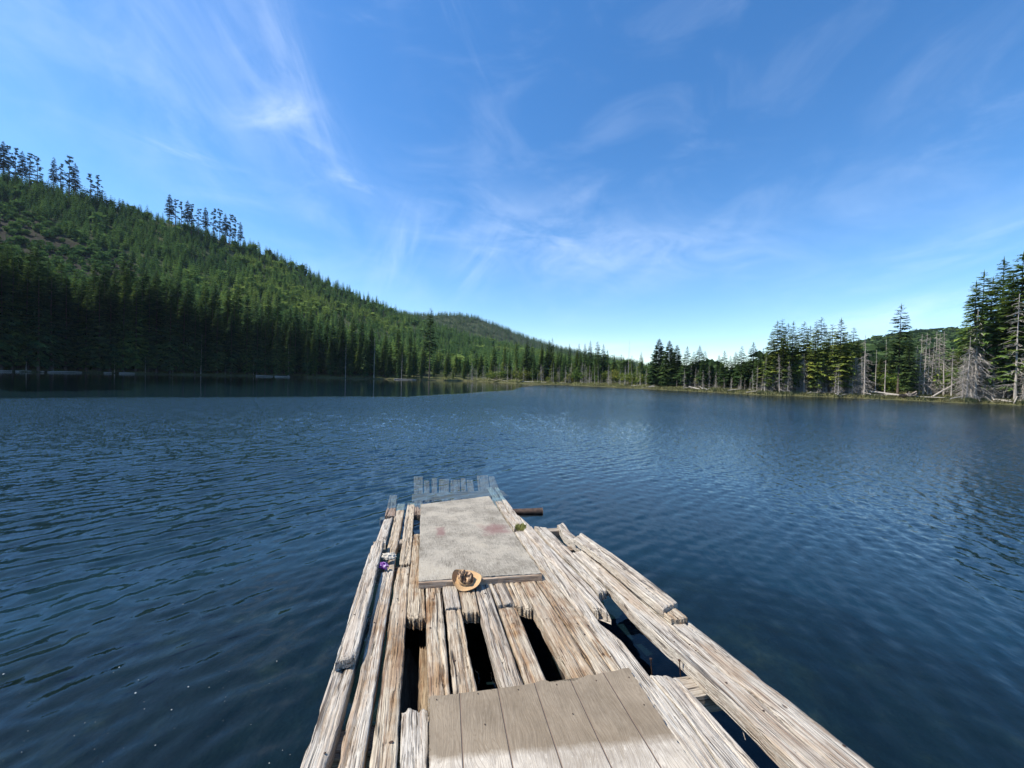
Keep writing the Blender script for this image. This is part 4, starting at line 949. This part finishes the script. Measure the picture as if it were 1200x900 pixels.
# --- driftwood and fallen trunks
def fallen(a, b, r, label, group=None, za=.15, zb=.15, name='fallen_log'):
    (px0, bk0), (px1, bk1) = a, b
    d0, d1 = sdep(px0, bk0), sdep(px1, bk1); p = Vector((ux(px0)*d0, d0, gz(ux(px0)*d0, d0)+za)); q = Vector((ux(px1)*d1, d1, gz(ux(px1)*d1, d1)+zb))
    me, M = log_mesh(name, p, q, r, r*.55, int(px0*7) % 997, n=8, ns=16, bend=.02); o = link(name, me, mat=DEADW); o.matrix_world = M
    return tag(o, label, 'log', group)
fallen((1092, 1), (1124, 5), .17, 'pale fallen trunk leaning up from the grassy bank', None, .1, 2.6)
fallen((1019, 3), (1056, 1), .22, 'long grey trunk lying on the bank under the bare trees', None, .5, .25)
fallen((1030, 1.5), (1062, .5), .15, 'thin grey trunk lying below the long fallen trunk', None, .3, .2)
fallen((1070, .6), (1110, .4), .10, 'pale stick of driftwood along the grassy waterline')
fallen((1004, .5), (1040, .3), .10, 'grey driftwood pole at the water before the green topped group')
fallen((1160, .3), (1215, .3), .14, 'pale driftwood trunk at the water by the right edge')
fallen((740, .2), (772, -.2), .18, 'white driftwood log at the water before the dense clump')
fallen((612, .1), (640, -.4), .25, 'white driftwood log at the water left of centre')
for k, (a_, b_) in enumerate(((-20, 14), (18, 52), (56, 96), (122, 131), (140, 158), (300, 320), (322, 340), (462, 488))):
    fallen((a_, -.3), (b_, -.3), .22, 'pale drift log on the dark left waterline', 'pale drift logs on the dark left waterline', .28, .28)
for k in range(34):
    a_ = random.uniform(580, 1190); fallen((a_, -2.6+random.uniform(-.4, 3.5)), (a_+random.uniform(-14, 16), -2.6+random.uniform(-.2, 4.0)), random.uniform(.05, .13), 'small grey driftwood stick littering the grassy right bank', 'driftwood sticks on the grassy right bank', random.uniform(.1, .35), random.uniform(.1, .9), 'driftwood')
for px, lb in ((793, 'forked white stump at the foot of the small dark firs'),):
    d_ = sdep(px, 1); place('tree_stump', POLE[1], px, d_, hfor(px, 445, d_), lb, 'stump', None, wide=2.0)
# root ball of an upturned tree
crumple('root_ball', (ux(1066)*sdep(1066, .8), sdep(1066, .8), .55), (1.6, 1.0, .9), 15, plain_mat('grey_roots', (.10, .08, .065), (.30, .26, .22), 3, .95, .8, .1), 'grey upturned root ball on the bank below the ladder branched conifer', 'root ball', 1.2)

# --- far woods: one mass
def lod(seed, nl=9, nb=7):
    rg = np.random.default_rng(seed); Vv, Fc, tn = [], [], []
    for i in range(nl):
        q = i/nl; z = .06+.92*q; R_ = .155*(1-q)**.8+.012; a0 = rg.uniform(0, 6.28)
        for k in range(nb):
            a = a0+k*6.283/nb+rg.normal(0, .2); L = R_*rg.uniform(.6, 1.25); w = .40*rg.uniform(.7, 1.2); b_ = len(Vv); tt = rg.uniform(-.12, .12)
            Vv += [(.012*math.cos(a), .012*math.sin(a), z+.06*(1.2-q)), (L*.6*math.cos(a-w), L*.6*math.sin(a-w), z-.012), (L*math.cos(a), L*math.sin(a), z-.035*(1.3-q)), (L*.6*math.cos(a+w), L*.6*math.sin(a+w), z-.012)]
            tn += [tt-.05, tt, tt+.08, tt]; Fc += [(b_, b_+1, b_+2, b_+3)]
    return np.array(Vv), np.array(Fc), np.array(tn)
def lod_round(seed, n=60):
    rg = np.random.default_rng(seed); Vv, Fc, tn = [], [], []
    for i in range(n):
        d_ = rg.normal(0, 1, 3); d_ /= np.linalg.norm(d_); p = np.array([0, 0, .58])+d_*[.30, .30, .40]*rg.uniform(.65, 1.05); v1, v2 = rg.normal(0, .10, 3), rg.normal(0, .10, 3); b_ = len(Vv)
        Vv += [p-v1, p+v2, p+v1, p-v2]; tt = rg.uniform(-.12, .15); tn += [tt]*4; Fc.append((b_, b_+1, b_+2, b_+3))
    return np.array(Vv), np.array(Fc), np.array(tn)
LODS = [lod(s) for s in range(5)]; LODF = [lod(s, 6, 5) for s in range(20, 24)]; LODR = [lod_round(s) for s in range(3)]
def scatter(name, X, Y, H, T_, kinds, lods, label, wide):
    Z = terrain_z(X, Y)-.3; VV, FF, TT = [], [], []; base = 0
    A = RNG.uniform(0, 2*PI, len(X))
    for k, (v, f, tn) in enumerate(lods):
        s = np.where(kinds == k)[0]
        if not len(s): continue
        ca, sa = np.cos(A[s])[:, None], np.sin(A[s])[:, None]; h = H[s][:, None]; w = (H[s]*wide[s])[:, None]
        vx = (v[:, 0]*ca-v[:, 1]*sa)*w+X[s][:, None]; vy = (v[:, 0]*sa+v[:, 1]*ca)*w+Y[s][:, None]; vz = v[:, 2]*h+Z[s][:, None]
        VV.append(np.stack([vx, vy, vz], -1).reshape(-1, 3)); FF.append((f[None]+(np.arange(len(s))*len(v))[:, None, None]).reshape(-1, 4)+base); base += len(s)*len(v)
        TT.append(np.clip(tn[None]+T_[s][:, None], 0, 1).ravel())
    me = np_mesh(name, np.concatenate(VV), np.concatenate(FF), np.concatenate(TT)); o = link(name, me, mat=LEAF)
    o.color = (1, 1, 1, 1); return tag(o, label, None, None, 'stuff')
def pts(n, px0, px1, f0, f1, seed, far=False):
    rg = np.random.default_rng(seed); px = rg.uniform(px0, px1, n); u = (px-CX)/F; th = np.arctan(u)
    cs = np.cos(th)
    if far: r_a, r_b = FDEP*.62/cs, FDEP*1.03/cs; q = rg.uniform(0, 1, n); r = r_a+(r_b-r_a)*q
    else:
        r0, r1 = interp(SHT, th), interp(RDT, th); r = np.sqrt(rg.uniform(0, 1, n)*((r0+(r1-r0)*f1)**2-(r0+(r1-r0)*f0)**2)+(r0+(r1-r0)*f0)**2); q = (r-r0)/(r1-r0)
    return r*np.sin(th), r*np.cos(th), px, q
# left hill
X, Y, PXa, Q = pts(7600, -170, 720, .06, 1.05, 1)
cm = clear_mask(X, Y); keep = RNG.uniform(0, 1, len(X)) > cm*.25; X, Y, PXa, Q = X[keep], Y[keep], PXa[keep], Q[keep]
lowp = sstep(.42, .06, Q); cm = clear_mask(X, Y)
H = (8.5+10*lowp*sstep(560, 300, PXa)+5*fbm(X*.02, Y*.02, 3, 3))*RNG.uniform(.65, 1.3, len(X))
nz = fbm(X*.016, Y*.016, 81, 3); nz2 = fbm(X*.05, Y*.05, 83, 2)
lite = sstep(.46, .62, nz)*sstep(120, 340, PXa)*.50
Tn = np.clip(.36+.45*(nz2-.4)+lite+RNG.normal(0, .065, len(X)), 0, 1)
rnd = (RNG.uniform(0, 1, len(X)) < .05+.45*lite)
kinds = np.where(rnd, 5+RNG.integers(0, 3, len(X)), RNG.integers(0, 5, len(X))); H = np.where(rnd, H*.62, H); rr_ = (cm > .4); H = np.where(rr_, 2.5+3*RNG.uniform(0, 1, len(X)), H); kinds = np.where(rr_ & (RNG.uniform(0, 1, len(X)) < .7), 5+RNG.integers(0, 3, len(X)), kinds)
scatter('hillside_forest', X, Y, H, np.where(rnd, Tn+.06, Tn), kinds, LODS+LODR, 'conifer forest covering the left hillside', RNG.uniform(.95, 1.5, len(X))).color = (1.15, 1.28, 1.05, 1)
X, Y, PXa, Q = pts(9000, 330, 800, 0, 1, 2, True)
scatter('distant_forest', X, Y, 12*RNG.uniform(.7, 1.4, len(X)), np.clip(RNG.normal(.20, .10, len(X)), 0, 1), RNG.integers(0, 4, len(X)), LODF, 'forest on the far hill behind the left ridge', RNG.uniform(1.3, 1.9, len(X)))
X, Y, PXa, Q = pts(3000, 880, 1330, .10, 1.04, 3)
scatter('low_hill_forest', X, Y, 8.5*RNG.uniform(.6, 1.4, len(X)), np.clip(.30+.5*(fbm(X*.03, Y*.03, 91, 3)-.45)+RNG.normal(0, .10, len(X)), 0, 1), RNG.integers(0, 8, len(X)), LODS+LODR, 'mixed forest on the low hill behind the right shore', RNG.uniform(1.1, 1.8, len(X)))
X, Y, PXa, Q = pts(900, 690, 900, .06, .8, 4)
scatter('lowland_woods', X, Y, 7*RNG.uniform(.6, 1.3, len(X)), np.clip(RNG.normal(.45, .15, len(X)), 0, 1), RNG.integers(0, 8, len(X)), LODS+LODR, 'low woods behind the central shore', RNG.uniform(1.0, 1.5, len(X)))
# grass and sedge along the banks
rg = np.random.default_rng(77); n = 15000; px = np.concatenate([rg.uniform(560, 1280, n-2000), rg.uniform(-80, 560, 2000)]); th = np.arctan((px-CX)/F)
r = interp(SHT, th)+(fbm(th*60, th*0+3.3, 5, 3)-.5)*9.0+rg.uniform(.1, 1, n)**1.5*9
X, Y = r*np.sin(th), r*np.cos(th); Z = terrain_z(X, Y); hh = rg.uniform(.15, .55, n); w = rg.uniform(.05, .13, n); dx, dy = rg.normal(0, .18, n), rg.normal(0, .18, n)
Vv = np.stack([np.stack([X-w, Y, Z-.05], -1), np.stack([X+w, Y, Z-.05], -1), np.stack([X+dx, Y+dy, Z+hh], -1)], 1).reshape(-1, 3)
me = np_mesh('shore_grass', Vv, np.arange(n*3).reshape(-1, 3), np.repeat(rg.uniform(.3, 1, n), 3))
GR = plain_mat('sedge', (.10, .115, .035), (.24, .215, .095), .3, .9, 0)
tag(link('shore_grass', me, mat=GR), 'olive grass and sedge along the lake banks', None, None, 'stuff')
# scattered small white specks on the near water
n = 46; Vv, Fc = [], []
for i in range(n):
    px, py = rg.uniform(0, 345), 760+140*rg.uniform()**.6
    if rg.uniform() < .15: px, py = rg.uniform(200, 330), rg.uniform(640, 800)
    r_ = ray(px, py); p = EYE+r_*((.012-EYE.z)/r_.z); s_ = .0012+.0045*rg.uniform()**3; b_ = len(Vv)
    for k in range(5):
        a = k*1.2566+rg.uniform(-.3, .3); q = s_*rg.uniform(.6, 1.3); Vv.append((p.x+q*math.cos(a), p.y+q*math.sin(a), p.z))
    Vv.append((p.x, p.y, p.z+s_*.7))
    Fc += [(b_+k, b_+(k+1) % 5, b_+5) for k in range(5)]
me = np_mesh('water_specks', Vv, Fc)
tag(link('water_specks', me, mat=plain_mat('speck_white', (.6, .6, .56), (.8, .8, .76), 40)), 'white specks on the near water', None, None, 'stuff')

# ------------------------------------------------------------------ the air over the lake
hb = [(x, y, z) for z in (-6, 250) for x, y in ((-1700, -1700), (1700, -1700), (1700, 1700), (-1700, 1700))]
me = D.meshes.new('haze'); me.from_pydata(hb, [], [(3, 2, 1, 0), (4, 5, 6, 7), (0, 1, 5, 4), (1, 2, 6, 5), (2, 3, 7, 6), (3, 0, 4, 7)]); me.update()
m, t, out = new_mat('thin_haze'); pv = t.n('ShaderNodeVolumePrincipled'); pv.inputs['Color'].default_value = (.62, .80, 1.0, 1); pv.inputs['Density'].default_value = HAZE; pv.inputs['Anisotropy'].default_value = .0
t.t.links.new(pv.outputs[0], out.inputs['Volume'])
tag(link('haze', me, mat=m), 'thin bluish summer haze over the lake and hills', None, None, 'stuff')
# ------------------------------------------------------------------ light
SUN_AZ, SUN_EL = math.radians(-94), math.radians(53)       # bearing from straight ahead (left is negative)
sd = Vector((math.sin(SUN_AZ)*math.cos(SUN_EL), math.cos(SUN_AZ)*math.cos(SUN_EL), math.sin(SUN_EL)))
sl = D.lights.new('sun', 'SUN'); sl.energy = 4.8; sl.angle = math.radians(.53); sl.color = (1, .93, .83)
so = D.objects.new('sun', sl); COL.objects.link(so); so.rotation_euler = (-sd).to_track_quat('-Z', 'Y').to_euler(); so.location = (-30, 20, 60)
w = D.worlds.new('World'); SC.world = w; w.use_nodes = True; w.node_tree.nodes.clear(); t = NT(w.node_tree)
out = t.n('ShaderNodeOutputWorld'); bg = t.n('ShaderNodeBackground'); sky = t.n('ShaderNodeTexSky'); sky.sky_type = 'NISHITA'
sky.sun_disc = False; sky.sun_elevation = SUN_EL; sky.sun_rotation = SUN_AZ; sky.altitude = 300; sky.air_density = 1.0; sky.dust_density = .3; sky.ozone_density = 2.2
hsv = t.n('ShaderNodeHueSaturation'); hsv.inputs['Saturation'].default_value = 1.30; hsv.inputs['Hue'].default_value = .502; hsv.inputs['Value'].default_value = 1.0; t.put(hsv.inputs['Color'], sky.outputs[0])
# cirrus: streaked noise in bearing / elevation
gen = t.n('ShaderNodeTexCoord').outputs['Generated']; nrm = t.n('ShaderNodeVectorMath', _operation='NORMALIZE'); t.put(nrm.inputs[0], gen)
sx = t.n('ShaderNodeSeparateXYZ'); t.put(sx.inputs[0], nrm.outputs[0])
az = t.math('ARCTAN2', sx.outputs[0], sx.outputs[1]); el = t.math('ARCSINE', sx.outputs[2])
ae = t.n('ShaderNodeCombineXYZ'); t.put(ae.inputs[0], az); t.put(ae.inputs[1], el); AE = ae.outputs[0]
def azel(px, py):
    r_ = ray(px, py).normalized(); return math.atan2(r_.x, r_.y), math.asin(r_.z)
def wisp(px, py, ang, a, b, amt, sc=7, stretch=.22, lo=.42, hi=.75):
    """ang: tilt of the wisp in degrees, up to the right positive"""
    a0, e0 = azel(px, py); c_, s_ = math.cos(math.radians(ang)), math.sin(math.radians(ang))
    da, de = t.math('SUBTRACT', az, a0), t.math('SUBTRACT', el, e0)
    U = t.math('ADD', t.math('MULTIPLY', da, c_), t.math('MULTIPLY', de, s_)); Vv_ = t.math('SUBTRACT', t.math('MULTIPLY', de, c_), t.math('MULTIPLY', da, s_))
    e = t.math('ADD', t.math('POWER', t.math('ABSOLUTE', t.math('DIVIDE', U, a)), 2.0), t.math('POWER', t.math('ABSOLUTE', t.math('DIVIDE', Vv_, b)), 2.0))
    m_ = t.math('POWER', 2.718, t.math('MULTIPLY', e, -1.0))
    cb = t.n('ShaderNodeCombineXYZ'); t.put(cb.inputs[0], t.math('MULTIPLY', U, stretch)); t.put(cb.inputs[1], Vv_); cb.inputs[2].default_value = px*.01
    n_ = t.noise(cb.outputs[0], sc, 6, .62, .9)
    return t.math('MULTIPLY', t.math('MULTIPLY', t.maprange(n_, lo, hi, 0, 1, True), m_), amt)
cl = [wisp(322, 133, 22, .070, .022, .34, 20, .35, .25, .75), wisp(345, 90, -58, .17, .05, .17, 12, .35, .3, .8), wisp(405, 205, -22, .11, .020, .34, 16), wisp(270, 203, -8, .12, .016, .32, 16),
      wisp(120, 30, -38, .45, .16, .19, 8, .5, .25, .9), wisp(290, 40, -46, .30, .09, .13, 10, .4, .3, .85), wisp(640, 285, -8, .34, .085, .26, 12, .4, .28, .85), wisp(560, 300, 55, .10, .05, .20, 12, .3, .3, .75), wisp(790, 295, -4, .26, .05, .22, 12, .4, .3, .8), wisp(470, 290, 60, .10, .05, .26, 10),
      wisp(1120, 300, 12, .22, .035, .30, 11), wisp(960, 190, 26, .40, .05, .10, 9), wisp(700, 410, 0, .16, .02, .22, 14), wisp(540, 60, -55, .3, .08, .14, 8), wisp(1090, 365, 6, .25, .03, .22, 12)]
s_ = cl[0]
for c_ in cl[1:]: s_ = t.math('ADD', s_, c_)
veil = t.math('MULTIPLY', t.maprange(t.noise(t.mapping(AE, (1, 2.2, 1), rot=(0, 0, .4)), 3.2, 6, .6, .8), .45, .85, 0, 1, True), .10)
s_ = t.math('MINIMUM', t.math('ADD', s_, veil), .9)
cc = t.mix(s_, hsv.outputs[0], (6.4, 7.0, 7.8, 1))
t.put(bg.inputs[0], cc); bg.inputs[1].default_value = .15
t.t.links.new(bg.outputs[0], out.inputs[0])

SC.view_settings.view_transform = 'Standard'; SC.view_settings.look = 'None'; SC.view_settings.exposure = .55; SC.view_settings.gamma = 1
SC.render.engine = 'CYCLES'; SC.cycles.max_bounces = 6; SC.cycles.diffuse_bounces = 3; SC.cycles.glossy_bounces = 3; SC.cycles.transparent_max_bounces = 6
SC.cycles.caustics_reflective = False; SC.cycles.caustics_refractive = False
SC.cycles.use_denoising = True; SC.cycles.denoiser = 'OPENIMAGEDENOISE'; SC.cycles.denoising_input_passes = 'RGB_ALBEDO_NORMAL'; SC.cycles.denoising_prefilter = 'ACCURATE'
